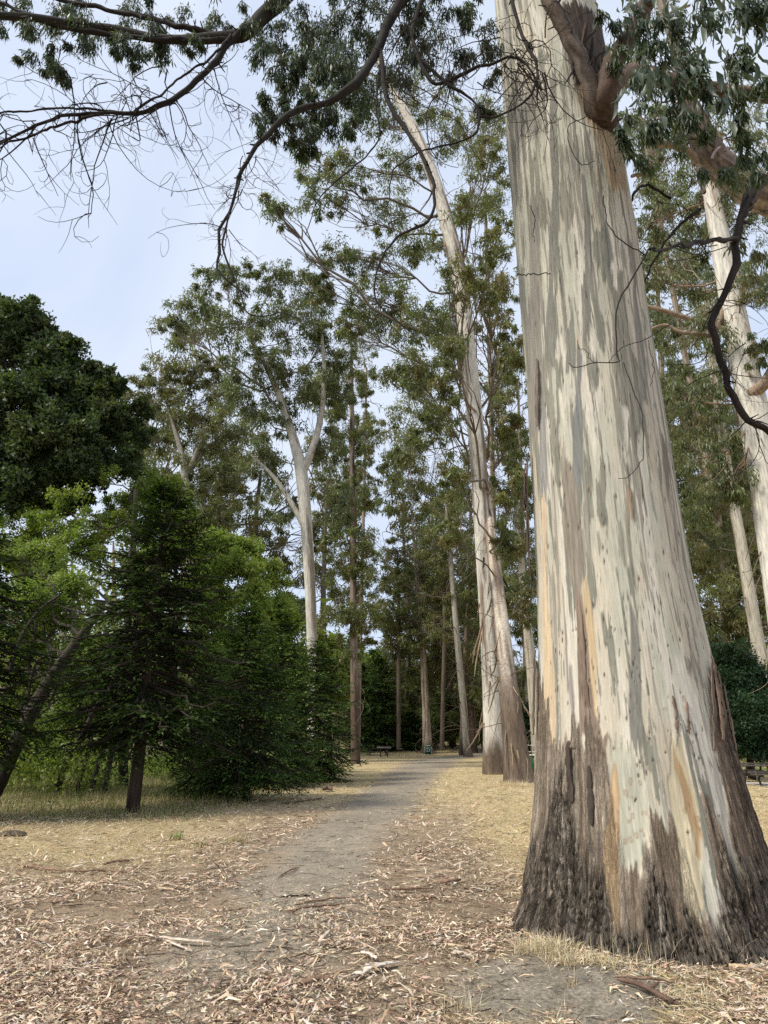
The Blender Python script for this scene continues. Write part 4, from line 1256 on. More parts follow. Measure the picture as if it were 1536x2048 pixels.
OLIVEG, _, _ = gum_tree('eucalyptus_tree', 'spreading olive eucalyptus arching over the far path with bare reaching twigs', 'tree',
         [(800, 1512, 12), (812, 1400, 10), (818, 1280, 9), (812, 1160, 7), (806, 1060, 5)], 104,
         [(760, 1160, 40, 40, 104, 3), (820, 1000, 40, 50, 104, 4), (860, 1050, 50, 50, 104, 5), (900, 960, 50, 60, 104, 5), (790, 940, 40, 50, 104, 4), (830, 1340, 60, 40, 104, 6), (900, 1340, 50, 40, 104, 6), (760, 1240, 40, 30, 104, 3), (880, 1180, 40, 50, 104, 5), (960, 1230, 30, 60, 104, 5), (780, 860, 40, 50, 104, 4), (840, 800, 50, 50, 106, 4), (900, 860, 40, 50, 106, 4), (930, 1040, 40, 60, 106, 5), (700, 1350, 50, 40, 104, 5)],
         7, 10, .62, .16, OLIVE + BRN, 32, bark=dict(pale=(.3, .25, .19), brown=(.15, .115, .09)), lo=.3, rise=.4, limb_col=(.13, .105, .08), dead=40)
gum_tree('eucalyptus_tree', 'hazy olive eucalyptus high behind the slender pale one on the right', 'tree',
         [(1350, 1510, 20), (1345, 1200, 17), (1336, 1000, 15), (1326, 800, 12), (1318, 640, 9), (1310, 480, 6)], 58,
         [(1290, 330, 50, 60, 58, 5), (1340, 420, 50, 60, 58, 6), (1420, 380, 50, 60, 58, 6), (1500, 440, 50, 60, 58, 5), (1300, 520, 50, 60, 58, 6), (1380, 540, 50, 60, 58, 6), (1460, 580, 50, 60, 58, 6), (1530, 560, 40, 60, 58, 4), (1310, 660, 40, 60, 58, 5), (1390, 680, 40, 50, 58, 4), (1330, 780, 36, 50, 58, 4), (1400, 880, 50, 50, 58, 5), (1360, 960, 40, 50, 58, 6), (1530, 260, 40, 60, 58, 4), (1460, 200, 60, 60, 58, 5), (1360, 240, 60, 60, 58, 5), (1480, 940, 40, 50, 58, 5)],
         7, 10, .40, .10, OLIVE + HANGC, 33, bark=dict(pale=(.34, .28, .21), brown=(.17, .125, .095)), lo=.2, rise=.3, hang=1.2, limb_col=(.16, .12, .09), dead=24)
HIGH, _, _ = gum_tree('eucalyptus_tree', 'leafy eucalyptus high between the leaning white tree and the huge trunk', 'tree',
         [(1000, 1512, 14), (990, 1200, 12), (984, 900, 10), (976, 600, 8), (970, 380, 5)], 64,
         [(960, 300, 50, 60, 64, 6), (1000, 400, 34, 60, 64, 5), (930, 420, 40, 50, 64, 5), (990, 520, 36, 60, 64, 5), (940, 560, 40, 50, 64, 5), (880, 480, 30, 50, 64, 3), (1010, 620, 30, 60, 64, 5), (900, 640, 40, 50, 64, 4), (1010, 740, 30, 60, 64, 5), (880, 760, 34, 50, 64, 4), (950, 680, 34, 50, 64, 4), (1000, 880, 34, 60, 64, 5), (1020, 220, 30, 60, 64, 3), (900, 220, 40, 60, 64, 4)],
         7, 10, .44, .11, GREY_G + OLIVE, 34, bark=dict(pale=(.34, .28, .21), brown=(.17, .125, .095)), lo=.3, rise=.3, hang=1.0, limb_col=(.16, .12, .09), dead=20)

BACK = [  # px, foot row, width, top px, top row, Y, label, bark
    (948, 1508, 17, 930, 1240, 92, 'dark brown barked eucalyptus between the thin grey stem and the white trunk', (.24, .17, .125)),
    (906, 1506, 15, 893, 1180, 100, 'reddish brown barked eucalyptus just left of the thin grey leaning stem', (.21, .14, .105)),
    (884, 1502, 8, 880, 1240, 118, 'pale very slender eucalyptus stem behind the reddish brown one', (.46, .40, .30)),
    (925, 1504, 10, 905, 1200, 104, 'pale eucalyptus stem half hidden behind the thin grey leaning stem', (.46, .41, .33)),
    (975, 1508, 15, 962, 1260, 90, 'short brown trunk seen close beside the white leaning trunk', (.20, .155, .12)),
    (1078, 1530, 24, 1036, 1060, 44, 'pale leaning eucalyptus stem between the brown tree and the huge trunk', (.48, .43, .34)),
    (900, 1496, 9, 886, 1270, 125, 'faint far eucalyptus stem at the back of the grove', (.33, .27, .2)),
]
for i, (px, fy, w_, tx, ty, Y, lab, bk) in enumerate(BACK):
    h_ = fy - ty
    gum_tree('eucalyptus_tree', lab, 'tree', [(px, fy + 3, w_ * 1.45), (px - .06 * (px - tx), fy - .06 * h_, w_), (px * .6 + tx * .4, fy - .45 * h_, w_ * .82), (tx, ty, w_ * .5), (tx - 6, ty - 120, w_ * .25)], Y,
             [(tx - 14, ty - 60, 44, 50, Y, 5), (tx + 20, ty + 20, 40, 44, Y, 5), (tx - 20, ty + 70, 40, 40, Y, 4), (tx + 10, ty + 140, 36, 36, Y, 3)], 6, 9, .0058 * Y, .0016 * Y, OLIVE + BRN, 40 + i,
             group='eucalyptus stems at the back of the grove', bark=dict(pale=bk, brown=tuple(np.array(bk) * .55), fr=.56, rough_h=1.8), lo=.45, rise=.4, dead=8, limb_col=(.16, .13, .095))

def copy_tree(root, x, y, rotz, scale, label, group):
    """A further tree of the same kind: the thing and each of its parts copied, mesh data shared."""
    r = root.copy()
    COL.objects.link(r)
    r.location = (x, y, float(ground_z(x, y)) - .1)
    r.rotation_euler = (0, 0, rotz)
    r.scale = (scale,) * 3
    r['label'] = label
    r['group'] = group
    for ch in list(root.children):
        c = ch.copy()
        COL.objects.link(c)
        c.parent = r
    return r


GROVE = [  # prototype, x, y, turn, scale, label
    (FORKED, -22, 78, 2.1, 1.0, 'far forked eucalyptus crown filling the gap left of the slim dark stem'),
    (FORKED, 3.5, 118, 4.0, .95, 'distant forked eucalyptus above the end of the path'),
    (OLIVEG, -9, 92, 1.0, 1.0, 'distant olive eucalyptus crown between the forked tree and the slim dark stem'),
    (OLIVEG, 14, 98, 3.2, 1.1, 'olive eucalyptus crown directly behind the leaning white trunk'),
    (OLIVEG, -30, 84, 5.0, 1.0, 'olive eucalyptus behind the yellowish rounded crown on the left'),
    (STEMS, 9, 84, 2.6, .9, 'brownish eucalyptus group behind the thin grey stem near the path end'),
    (STEMS, 27, 74, .8, 1.0, 'brownish eucalyptus mass seen right of the huge trunk low down'),
    (STEMS, 36, 70, 3.9, 1.15, 'tall brownish eucalyptus mass at the right edge behind the white trunk'),
    (HIGH, 27, 52, 2.0, 1.0, 'leafy eucalyptus high at the right between the white and slender trunks'),
    (HIGH, 20, 76, 4.4, 1.05, 'leafy eucalyptus hidden mostly by the huge trunk'),
    (HIGH, -3, 84, 5.2, .8, 'leafy eucalyptus over the picnic tables'),
    (FORKED, 33, 58, .6, .95, 'forked eucalyptus crown at the right edge above the dark bush'),
]


# right-hand side trees
gum_tree('eucalyptus_tree', 'thick white smooth eucalyptus trunk at the right edge behind the dark hanging branch', 'tree',
         [(1640, 1600, 100), (1610, 1450, 84), (1586, 1300, 76), (1562, 1150, 70), (1542, 1020, 66), (1518, 880, 60), (1494, 760, 53), (1470, 640, 46), (1448, 520, 40), (1425, 400, 32), (1402, 290, 24), (1380, 180, 16)], 17,
         [(1330, 330, 60, 56, 18, 6), (1290, 430, 44, 56, 18, 5), (1380, 430, 56, 60, 18, 6), (1470, 420, 50, 56, 17, 5), (1310, 560, 50, 60, 18, 6), (1390, 560, 50, 50, 18, 5), (1500, 560, 40, 60, 16, 5), (1340, 680, 44, 50, 18, 4), (1420, 660, 50, 50, 17, 4), (1520, 700, 34, 44, 16, 3), (1340, 800, 36, 44, 18, 3), (1410, 790, 44, 60, 17, 5), (1440, 900, 44, 50, 17, 5), (1480, 980, 44, 44, 17, 5), (1400, 960, 40, 44, 17, 3), (1280, 250, 50, 50, 19, 4), (1400, 240, 60, 50, 19, 4), (1500, 300, 50, 50, 18, 4)],
         7, 9, .17, .034, HANGC, 61, bark=dict(pale=(.62, .585, .50), brown=(.36, .29, .21), fr=.70, rough_h=.9), limb_col=(.28, .19, .13), hang=1.6, dead=30, ribbons=70, stem_tone=(.34, .255, .185), lo=.45, rise=.3,
         extra=[[(1500, 790, 26, 16.8), (1526, 770, 24, 16.5), (1546, 740, 22, 16.2), (1580, 660, 18, 15.8)], [(1462, 660, 14), (1420, 655, 12), (1385, 640, 10), (1330, 622, 9), (1290, 612, 8), (1250, 600, 6)], [(1452, 600, 10), (1430, 665, 9), (1400, 668, 8), (1360, 664, 7), (1330, 650, 6), (1290, 662, 4)]])
gum_tree('eucalyptus_tree', 'slender pale eucalyptus leaning left above the dark bush on the right', 'tree',
         [(1552, 1540, 36), (1540, 1440, 30), (1526, 1345, 28), (1512, 1265, 25), (1496, 1170, 23), (1480, 1075, 21), (1462, 980, 19), (1446, 880, 17), (1432, 780, 15), (1420, 680, 12), (1412, 580, 8)], 36,
         [(1400, 640, 60, 60, 36, 6), (1460, 720, 50, 50, 36, 5), (1370, 780, 60, 50, 36, 6), (1440, 850, 50, 60, 36, 6), (1380, 900, 50, 60, 37, 6), (1500, 900, 40, 50, 37, 4), (1420, 1000, 60, 50, 37, 7), (1480, 1060, 50, 50, 38, 6), (1400, 1090, 44, 50, 38, 6), (1340, 500, 50, 60, 38, 5), (1300, 640, 40, 60, 38, 5), (1330, 900, 40, 60, 38, 4)],
         7, 9, .28, .065, OLIVE + HANGC, 62, bark=dict(pale=(.46, .42, .33), brown=(.25, .20, .15), fr=.62, rough_h=1.2), hang=1.2, dead=18, lo=.3, rise=.3)
gum_tree('eucalyptus_tree', 'olive brown thicket eucalyptus filling the slope behind the huge trunk on the right', 'tree',
         [(1460, 1500, 22), (1455, 1350, 18), (1448, 1200, 14), (1440, 1060, 10), (1436, 960, 6)], 52,
         [(1400, 1100, 50, 60, 52, 7), (1470, 1130, 60, 60, 52, 9), (1530, 1100, 50, 60, 52, 7), (1420, 1200, 50, 60, 50, 8), (1490, 1220, 60, 60, 50, 10), (1545, 1230, 40, 60, 50, 6), (1440, 1290, 50, 50, 50, 7), (1520, 1310, 50, 50, 50, 7), (1450, 1010, 60, 50, 53, 6), (1540, 1000, 40, 50, 53, 4), (1400, 1000, 40, 50, 53, 4), (1440, 1380, 40, 50, 50, 5)],
         8, 10, .38, .10, BRN + OLIVE, 63, bark=dict(pale=(.3, .25, .19)), lo=.25, rise=.3, dead=30, limb_col=(.16, .13, .10))
gum_tree('eucalyptus_tree', 'feathery green eucalyptus seen between the brown tree and the huge trunk', 'tree',
         [(1056, 1520, 16), (1052, 1300, 13), (1046, 1100, 10), (1040, 900, 7), (1036, 760, 4)], 56,
         [(1010, 760, 40, 60, 56, 6), (1040, 680, 34, 60, 56, 5), (1030, 880, 40, 60, 56, 7), (1040, 1000, 40, 60, 56, 7), (1050, 1130, 40, 60, 56, 8), (1060, 1260, 40, 60, 56, 8), (1000, 1180, 40, 60, 56, 6), (1050, 1380, 36, 60, 56, 6), (1000, 1300, 30, 60, 58, 4)],
         7, 10, .38, .10, OLIVE + [(.09, .13, .04)], 64, bark=dict(pale=(.4, .35, .27)), lo=.2, rise=.2, dead=20)

for a_, x_, y_, r_, s_, l_ in GROVE:
    copy_tree(a_, x_, y_, r_, s_, l_, 'eucalyptus trees of the grove behind')

# the shaggy limb that comes in from the right and the dark branch hanging from it
RD = np.array([7.6, 8.4, 0.0])
rd = thing('eucalyptus_tree', 'shaggy grey brown limb of a eucalyptus arching in at the upper right edge', 'tree', RD)
P = np.array([[7.6, 8.4, -.1, .42], [7.55, 8.4, 2.2, .36], [7.3, 8.35, 4.6, .32], [6.7, 8.2, 6.6, .28], list(at(1610, 430, 8.0)) + [36 * mpp(430, 8.0)], list(at(1530, 378, 7.9)) + [32 * mpp(378, 7.9)], list(at(1462, 345, 7.8)) + [28 * mpp(345, 7.8)],
              list(at(1418, 290, 7.7)) + [24 * mpp(290, 7.7)], list(at(1388, 220, 7.6)) + [18 * mpp(220, 7.6)], list(at(1366, 160, 7.5)) + [14 * mpp(160, 7.5)], list(at(1340, 60, 7.4)) + [10 * mpp(60, 7.4)], list(at(1300, -60, 7.3)) + [7 * mpp(-60, 7.3)]])
Q = spline(P, 90)
limb_mesh('trunk', Q[:, :3], Q[:, 3], GB, RD, rd, (.17, .13, .105), (.40, .335, .28), k=26, knob=.17, mat=M_BARK)
for pts, c0, c1 in (([(1498, 370, 7.6, 20), (1486, 410, 7.4, 17), (1476, 470, 7.3, 14), (1462, 540, 7.25, 14), (1440, 600, 7.22, 14), (1429, 652, 7.2, 14), (1442, 700, 7.2, 14), (1456, 748, 7.2, 14), (1466, 800, 7.2, 13), (1496, 846, 7.2, 12), (1560, 888, 7.2, 10)], (.018, .013, .011), (.04, .029, .023)),
                    ([(1474, 478, 7.3, 10), (1430, 482, 6.8, 9), (1384, 486, 6.2, 8), (1340, 494, 5.6, 7), (1300, 498, 5.2, 6)], DARK, (.07, .055, .045)),
                    ([(1560, 300, 7.6, 12), (1520, 380, 7.5, 11), (1484, 440, 7.4, 10)], (.06, .045, .035), None),
                    ([(1392, 330, 7.75, 12), (1372, 296, 7.7, 14), (1340, 284, 7.7, 14), (1306, 282, 7.7, 12), (1290, 240, 7.7, 12)], (.36, .27, .18), (.45, .38, .28)),
                    ([(1306, 282, 7.7, 12), (1304, 312, 7.65, 12), (1290, 345, 7.6, 9), (1262, 352, 7.6, 6)], (.36, .26, .18), (.45, .36, .26)),
                    ([(1392, 330, 7.75, 11), (1404, 360, 7.7, 10), (1412, 384, 7.7, 8)], (.36, .28, .2), (.45, .38, .28)),
                    ([(1340, 400, 7.3, 5), (1290, 370, 7.2, 6), (1262, 400, 7.1, 5), (1256, 440, 7.1, 4)], DARK, None),
                    ([(1400, 420, 7.4, 7), (1340, 470, 7.3, 5), (1290, 560, 7.2, 4)], DARK, None)):
    P, R = px_limb(pts, 40)
    limb_mesh('limb', P, R, GB, RD, rd, c0, c1, k=10, knob=.06)
twr = Geo()
st = px_starts(GB, [(1480, 440, 7.35, 4, 10), (1440, 600, 7.25, 4, 8), (1450, 740, 7.2, 5, 8), (1500, 845, 7.2, 5, 12), (1400, 484, 6.5, 5, 20), (1330, 400, 7.3, 6, 30), (1480, 700, 7.0, 5, 30)], .1)
dr = np.stack([GB.normal(size=len(st)) * .9, GB.normal(size=len(st)) * .5, -GB.uniform(.0, 1.0, len(st))], 1)
bare_twigs(GB, st, dr, GB.uniform(.5, 1.4, len(st)), GB.uniform(.004, .008, len(st)), twr, 2, (.045, .035, .028), .5, .3)
# shreds of curled bark on the limb
k_ = GB.integers(44, 84, 60)
a_ = GB.uniform(0, 6.28, 60)
p0 = Q[k_, :3] + np.stack([np.cos(a_) * .7, -np.abs(np.sin(a_)), np.sin(a_)], 1) * (Q[k_, 3] * 1.0)[:, None]
P = wiggly(GB, p0, np.stack([GB.normal(size=60) * .4 - .3, GB.normal(size=60) * .3, GB.normal(size=60) * .4 + .1], 1), GB.uniform(.12, .4, 60), 6, .7, .3)
V, F = tubes(P, np.broadcast_to(GB.uniform(.008, .025, (60, 1)), (60, 6)), 4, flat=.3)
twr.add(V, F, np.repeat(pal(GB, 60, [(.19, .14, .11), (.36, .30, .25), (.11, .08, .06)], .2), 24, 0))
o = twr.build('twigs', M_TWIG, rd, RD)
o['kind'] = 'stuff'
hf, ht = Geo(), Geo()
C, Rd = blob_pts(GB, [(1500, 500, 40, 50, 7.6, 3), (1470, 340, 50, 40, 7.2, 3), (1290, 330, 30, 50, 7.6, 3), (1350, 300, 40, 40, 7.6, 3), (1520, 660, 30, 40, 7.4, 2), (1400, 340, 40, 40, 8, 3)], 1.0, 1.0, .36)
leaf_sprays(GB, hf, ht, C, Rd, 7, 8, .14, .021, HANGC, hang=2.4, out=.4, kind='sickle')
hf.build('crown', M_GUM, rd, RD)['kind'] = 'stuff'
ht.build('leafy_shoots', M_TWIG, rd, RD)['kind'] = 'stuff'


# ------------------------------------------------------------------ conifers on the left
def redwood(label, px, py, topy, Y, halfw_px, seed, z0=.12, nbr=9, dark=(.012, .024, .008), tip=(.095, .155, .035), spray=.16, group=None, lean=0.0, tint=None, trunk_px=None, droop=.22, nseg=11, skirt=1.0):
    g = np.random.default_rng(seed)
    b = at(px, py, Y)
    b[2] = float(ground_z(b[0], b[1]))
    top = at(px + lean, topy, Y)
    H = top[2] - b[2]
    Rm = halfw_px * mpp(py, Y)
    t = thing('redwood_tree', label, 'tree', b, group)
    r0 = (trunk_px or 22) * .5 * mpp(py, Y)
    zs = np.linspace(-.15, H, 24)
    P = np.stack([(top[0] - b[0]) * zs / H + .02 * np.sin(zs * 1.3), zs * 0, zs], 1)
    R = r0 * (1 - zs.clip(0) / H) ** .8 + .012
    V, F = tubes(P[None], R[None], 12)
    n2 = fbm(np.arange(len(V)) * .37, np.arange(len(V)) * .05, seed, 3)
    obj('trunk', make_mesh('trunk', V, F, np.array([.052, .037, .028]) * (.5 + n2)[:, None], smooth=True), M_BARK, t)
    # branches
    nb = int(nbr * H * 2.4)
    zb_ = z0 * H + (H - z0 * H) * (np.linspace(0, 1, nb) ** 1.15) * .985
    zb_ = zb_ + g.normal(size=nb) * .05
    u = ((zb_ - z0 * H) / (H - z0 * H)).clip(0, 1)
    prof = np.interp(u, [0, .08, .2, .45, .75, 1], [.72 * skirt, .95 * skirt, 1.0, .86, .56, .10])
    az = np.arange(nb) * 2.39996 + g.normal(size=nb) * .4
    Lb = Rm * prof * g.uniform(.55, 1.12, nb) * 1.08 + .12
    el = np.interp(u, [0, .3, .7, 1], [-.22, -.08, .15, .8]) + g.normal(size=nb) * .09
    n = 9
    s = np.linspace(0, 1, n)
    hor = np.stack([np.cos(az), np.sin(az), az * 0], 1)
    up = np.array([0, 0, 1.0])
    p0 = np.stack([(top[0] - b[0]) * zb_ / H, zb_ * 0, zb_], 1)
    sag = -droop * (s ** 1.6) + .14 * s ** 4
    BP = p0[:, None] + Lb[:, None, None] * (hor[:, None] * s[None, :, None] * np.cos(el)[:, None, None] + up * (np.sin(el)[:, None] * s[None] + sag[None])[..., None])
    BP[:, 1:] += g.normal(size=(nb, n - 1, 3)) * (.02 * Lb)[:, None, None]
    bg = Geo()
    V, F = tubes(BP, (np.minimum(.02 * Lb, .05) + .004)[:, None] * np.linspace(1, .25, n)[None], 4)
    bg.add(V, F, (.045, .034, .026))
    # side shoots lying in flat sprays
    ns = nseg
    bi = np.repeat(np.arange(nb), ns * 2)
    ts = np.tile(np.repeat(np.linspace(.12, .99, ns), 2), nb) + g.normal(size=len(bi)) * .03
    ts = ts.clip(.05, 1)
    sg = np.tile([1, -1], nb * ns)
    k = (ts * (n - 1)).astype(int).clip(0, n - 2)
    fr = (ts * (n - 1) - k)[:, None]
    q0 = BP[bi, k] * (1 - fr) + BP[bi, k + 1] * fr
    bd = nrm(BP[bi, k + 1] - BP[bi, k])
    sidev = nrm(np.cross(bd, up))
    dd = nrm(bd * g.uniform(.4, .9, (len(bi), 1)) + sidev * sg[:, None] * g.uniform(.6, 1.0, (len(bi), 1)) + up * g.normal(size=(len(bi), 1)) * .12 - up * .12)
    sl = (Lb[bi] * (.36 * (1 - ts) + .10) + .10) * g.uniform(.6, 1.2, len(bi))
    m = np.maximum(2, (sl / (spray * .36)).astype(int)).clip(2, 9)
    li = np.repeat(np.arange(len(bi)), m)
    tt = np.concatenate([np.linspace(.12, 1, a) for a in m])
    pos = q0[li] + dd[li] * (sl[li] * tt)[:, None] - up * (sl[li] * tt ** 2 * .18)[:, None] + g.normal(size=(len(li), 3)) * .018
    s2 = np.where(g.uniform(size=len(li)) < .5, 1, -1)[:, None]
    sv = nrm(np.cross(dd[li], up))
    D = nrm(dd[li] * g.uniform(.5, 1.1, (len(li), 1)) + sv * s2 * g.uniform(.2, .9, (len(li), 1)) + g.normal(size=(len(li), 3)) * .16 - up * .15)
    Wd = nrm(np.cross(D, up) + g.normal(size=D.shape) * .35)
    V, F = (leaves if Y < 60 else blades3)(pos, D, Wd, spray * g.uniform(.6, 1.25, len(li)), spray * .34 * g.uniform(.7, 1.3, len(li)))
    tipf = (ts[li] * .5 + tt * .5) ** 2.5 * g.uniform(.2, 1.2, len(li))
    c = np.array(dark) + (np.array(tip) - np.array(dark)) * tipf.clip(0, 1)[:, None]  # sunlit tips and shaded inner sprays put into the needle colour
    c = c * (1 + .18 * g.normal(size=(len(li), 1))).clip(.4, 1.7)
    bg.build('branches', M_TWIG, t)['kind'] = 'stuff'
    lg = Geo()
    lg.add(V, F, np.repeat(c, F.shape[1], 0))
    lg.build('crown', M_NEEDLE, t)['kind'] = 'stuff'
    return t


redwood('dark young redwood with bare lower trunk, nearest of the conifers on the left', 264, 1625, 975, 17.7, 212, 201, z0=.215, nbr=11, lean=70, trunk_px=26, spray=.15, skirt=.85)
redwood('dark redwood with drooping skirt of branches between the two larger conifers', 418, 1594, 1330, 22.3, 90, 202, z0=.06, nbr=13, trunk_px=22, spray=.15, droop=.4)
redwood('green redwood second along the row with a thin low trunk', 492, 1603, 1215, 21.0, 128, 203, z0=.12, nbr=11, trunk_px=15, spray=.15, tip=(.16, .25, .06), dark=(.028, .054, .017))
redwood('bushy light tipped redwood at the path end of the row', 634, 1560, 1290, 31.5, 92, 204, z0=.05, nbr=10, trunk_px=14, spray=.20, tip=(.21, .30, .075), dark=(.036, .066, .021))
redwood('redwood with yellow green tips behind the gap in the conifer row', 562, 1575, 1225, 27.5, 92, 205, z0=.06, nbr=10, trunk_px=16, spray=.19, tip=(.20, .285, .07), dark=(.034, .062, .02))
redwood('redwood cut off by the left edge with layered dark boughs', -60, 1640, 985, 15.5, 190, 206, z0=.22, nbr=8, trunk_px=30, spray=.15, tip=(.09, .15, .03), skirt=.8)
redwood('far dark redwood standing behind the picnic tables', 762, 1492, 1312, 92, 62, 207, z0=.06, nbr=5, trunk_px=7, spray=.55, tip=(.15, .23, .06), dark=(.03, .06, .02))
redwood('far dark redwood at the left of the one behind the picnic tables', 722, 1494, 1330, 97, 50, 208, z0=.05, nbr=5, trunk_px=7, spray=.55, tip=(.12, .20, .055), dark=(.03, .055, .02))
redwood('low dark redwood bush between the picnic tables and the recycling bin', 822, 1494, 1428, 94, 44, 209, z0=.03, nbr=12, trunk_px=6, spray=.5, tip=(.15, .22, .07), dark=(.04, .075, .025))
redwood('bright green young conifer rising behind the far dark redwoods', 745, 1488, 1300, 112, 44, 210, z0=.05, nbr=5, trunk_px=6, spray=.6, tip=(.24, .33, .08), dark=(.11, .17, .045))


# ------------------------------------------------------------------ broadleaf trees and thicket on the left
def broad_tree(name, label, pts, Y, rows, nspray, nleaf, L, w, cols, seed, rfac=.34, bark=dict(pale=(.075, .06, .048), brown=(.04, .032, .026)), hang=.15, group=None, lo=.25, rise=.5, dens=1.0, cat='tree', limb_col=(.05, .04, .032), extra=None, depth=.9, wts=None):
    return gum_tree(name, label, cat, pts, Y, rows, nspray, nleaf, L, w, cols, seed, group, wts, bark, limb_col, hang, rfac, dens, lo, rise, .85, M_LEAF, 0, extra, depth, (.04, .032, .025))


OAKC = [(.04, .064, .026), (.055, .085, .032), (.028, .047, .02), (.08, .115, .042), (.13, .165, .06)]
broad_tree('oak_tree', 'big dark evergreen oak crown against the sky at the left edge', [(60, 1560, 40), (64, 1400, 34), (70, 1250, 30), (72, 1100, 26), (60, 950, 20), (50, 820, 12)], 29,
           [(30, 665, 70, 56, 29, 13), (-40, 700, 70, 70, 29, 10), (90, 720, 70, 54, 29, 13), (150, 790, 66, 54, 29, 13), (60, 800, 80, 60, 28, 15), (-30, 820, 70, 70, 28, 10), (190, 850, 56, 54, 29, 11), (120, 880, 80, 60, 28, 15), (30, 910, 80, 60, 28, 13), (170, 930, 64, 50, 28, 11), (240, 860, 44, 30, 29, 5), (80, 970, 80, 44, 28, 10), (-30, 960, 60, 60, 28, 7), (215, 780, 36, 40, 29, 5), (62, 625, 24, 24, 29, 4), (66, 606, 10, 14, 29, 2), (10, 620, 30, 22, 29, 3), (130, 690, 24, 24, 29, 3), (176, 742, 24, 24, 29, 3), (222, 770, 24, 24, 29, 3), (262, 830, 34, 34, 29, 4), (285, 870, 22, 24, 29, 3), (230, 920, 50, 40, 29, 5), (100, 660, 20, 22, 29, 3), (0, 1010, 60, 40, 28, 6), (130, 1000, 60, 36, 28, 6)],
           10, 16, .20, .13, OAKC, 301, rfac=.36, hang=.05)
YG = [(.25, .33, .06), (.20, .28, .052), (.30, .37, .085), (.14, .205, .042), (.35, .39, .11)]
MG = [(.18, .25, .055), (.135, .20, .045), (.22, .285, .07), (.26, .305, .085)]
broad_tree('alder_tree', 'yellow green leafy tree showing above the nearest redwood', [(250, 1560, 20), (246, 1400, 17), (256, 1250, 15), (266, 1100, 12), (272, 980, 8)], 27,
           [(60, 1060, 60, 40, 28, 6), (20, 1120, 50, 40, 28, 5), (190, 940, 40, 36, 28, 4), (90, 1130, 50, 40, 28, 6), (215, 1060, 50, 40, 28, 6), (300, 970, 44, 50, 31, 4), (340, 960, 40, 44, 31, 3), (230, 1020, 50, 36, 31, 4), (300, 1040, 50, 40, 31, 5), (370, 1040, 36, 44, 31, 4), (120, 1020, 60, 44, 27, 6), (160, 1090, 60, 44, 27, 6)], 11, 14, .13, .07, YG, 302, rfac=.36)
broad_tree('alder_tree', 'lime green tree lit from above between the redwoods and the white forked gum', [(470, 1550, 16), (466, 1400, 13), (460, 1280, 10), (462, 1180, 7)], 34,
           [(440, 1090, 50, 36, 34, 6), (500, 1110, 40, 36, 34, 5), (470, 1150, 60, 40, 33, 8), (420, 1150, 40, 40, 34, 5), (540, 1160, 40, 40, 35, 5), (500, 1210, 60, 44, 33, 8), (430, 1220, 50, 44, 33, 6), (560, 1230, 40, 44, 35, 6), (460, 1290, 60, 44, 33, 7), (540, 1300, 50, 44, 34, 6)], 11, 14, .17, .09, YG, 303, rfac=.36)
broad_tree('bay_tree', 'leaning dark trunked tree with small bright leaves at the far left', [(-40, 1640, 34), (0, 1560, 30), (45, 1460, 28), (95, 1370, 26), (150, 1290, 20), (200, 1220, 12)], 20,
           [(40, 1200, 60, 44, 21, 7), (100, 1250, 60, 50, 22, 8), (30, 1290, 50, 50, 22, 7), (150, 1180, 50, 50, 22, 6), (120, 1340, 60, 50, 22, 8), (30, 1400, 50, 50, 22, 7), (190, 1300, 50, 50, 22, 6), (80, 1120, 50, 40, 23, 5), (20, 1100, 40, 40, 23, 4)], 11, 14, .10, .055, MG + YG, 304, rfac=.36,
           extra=[[(20, 1340, 8), (45, 1270, 7), (80, 1220, 6), (120, 1190, 5)], [(50, 1420, 7), (70, 1330, 6), (100, 1310, 5)], [(0, 1380, 6), (60, 1360, 5), (96, 1345, 4)]])
broad_tree('bay_tree', 'cluster of slanting dark stems with leafy tops left of the nearest redwood', [(110, 1590, 16), (130, 1530, 14), (170, 1460, 12), (200, 1400, 9), (240, 1340, 6)], 24,
           [(150, 1400, 60, 50, 25, 8), (220, 1420, 50, 50, 26, 6), (90, 1450, 50, 50, 25, 7), (180, 1340, 60, 44, 26, 7), (40, 1480, 50, 50, 25, 6), (250, 1300, 50, 50, 27, 6)], 11, 14, .12, .065, MG, 305, rfac=.36,
           extra=[[(180, 1590, 11), (196, 1530, 10), (215, 1470, 9), (235, 1400, 6)], [(150, 1594, 9), (172, 1520, 8), (196, 1450, 6)], [(206, 1594, 12), (216, 1540, 11), (232, 1480, 9), (262, 1400, 5)]])
broad_tree('maple_tree', 'mid green full tree behind the row of redwoods', [(340, 1550, 16), (345, 1400, 14), (350, 1250, 11), (352, 1120, 7)], 36,
           [(340, 1100, 60, 50, 36, 7), (300, 1180, 60, 50, 36, 7), (390, 1180, 50, 50, 36, 6), (330, 1270, 70, 50, 36, 8), (420, 1300, 60, 50, 37, 7), (300, 1360, 60, 50, 36, 7), (400, 1400, 60, 50, 37, 7), (500, 1380, 60, 50, 38, 7), (580, 1360, 50, 50, 39, 6)], 10, 13, .20, .11, MG, 306, rfac=.38)
broad_tree('maple_tree', 'green rounded tree filling the gap right of the forked white gum', [(660, 1530, 12), (658, 1440, 10), (655, 1340, 8), (652, 1270, 5)], 62,
           [(640, 1290, 44, 40, 62, 6), (690, 1320, 40, 40, 62, 5), (600, 1330, 44, 44, 60, 6), (660, 1370, 50, 44, 62, 7), (610, 1400, 44, 44, 60, 6), (560, 1290, 44, 44, 58, 5), (580, 1240, 40, 36, 58, 4)], 10, 12, .34, .18, MG + OLIVE[:2], 307, rfac=.38)
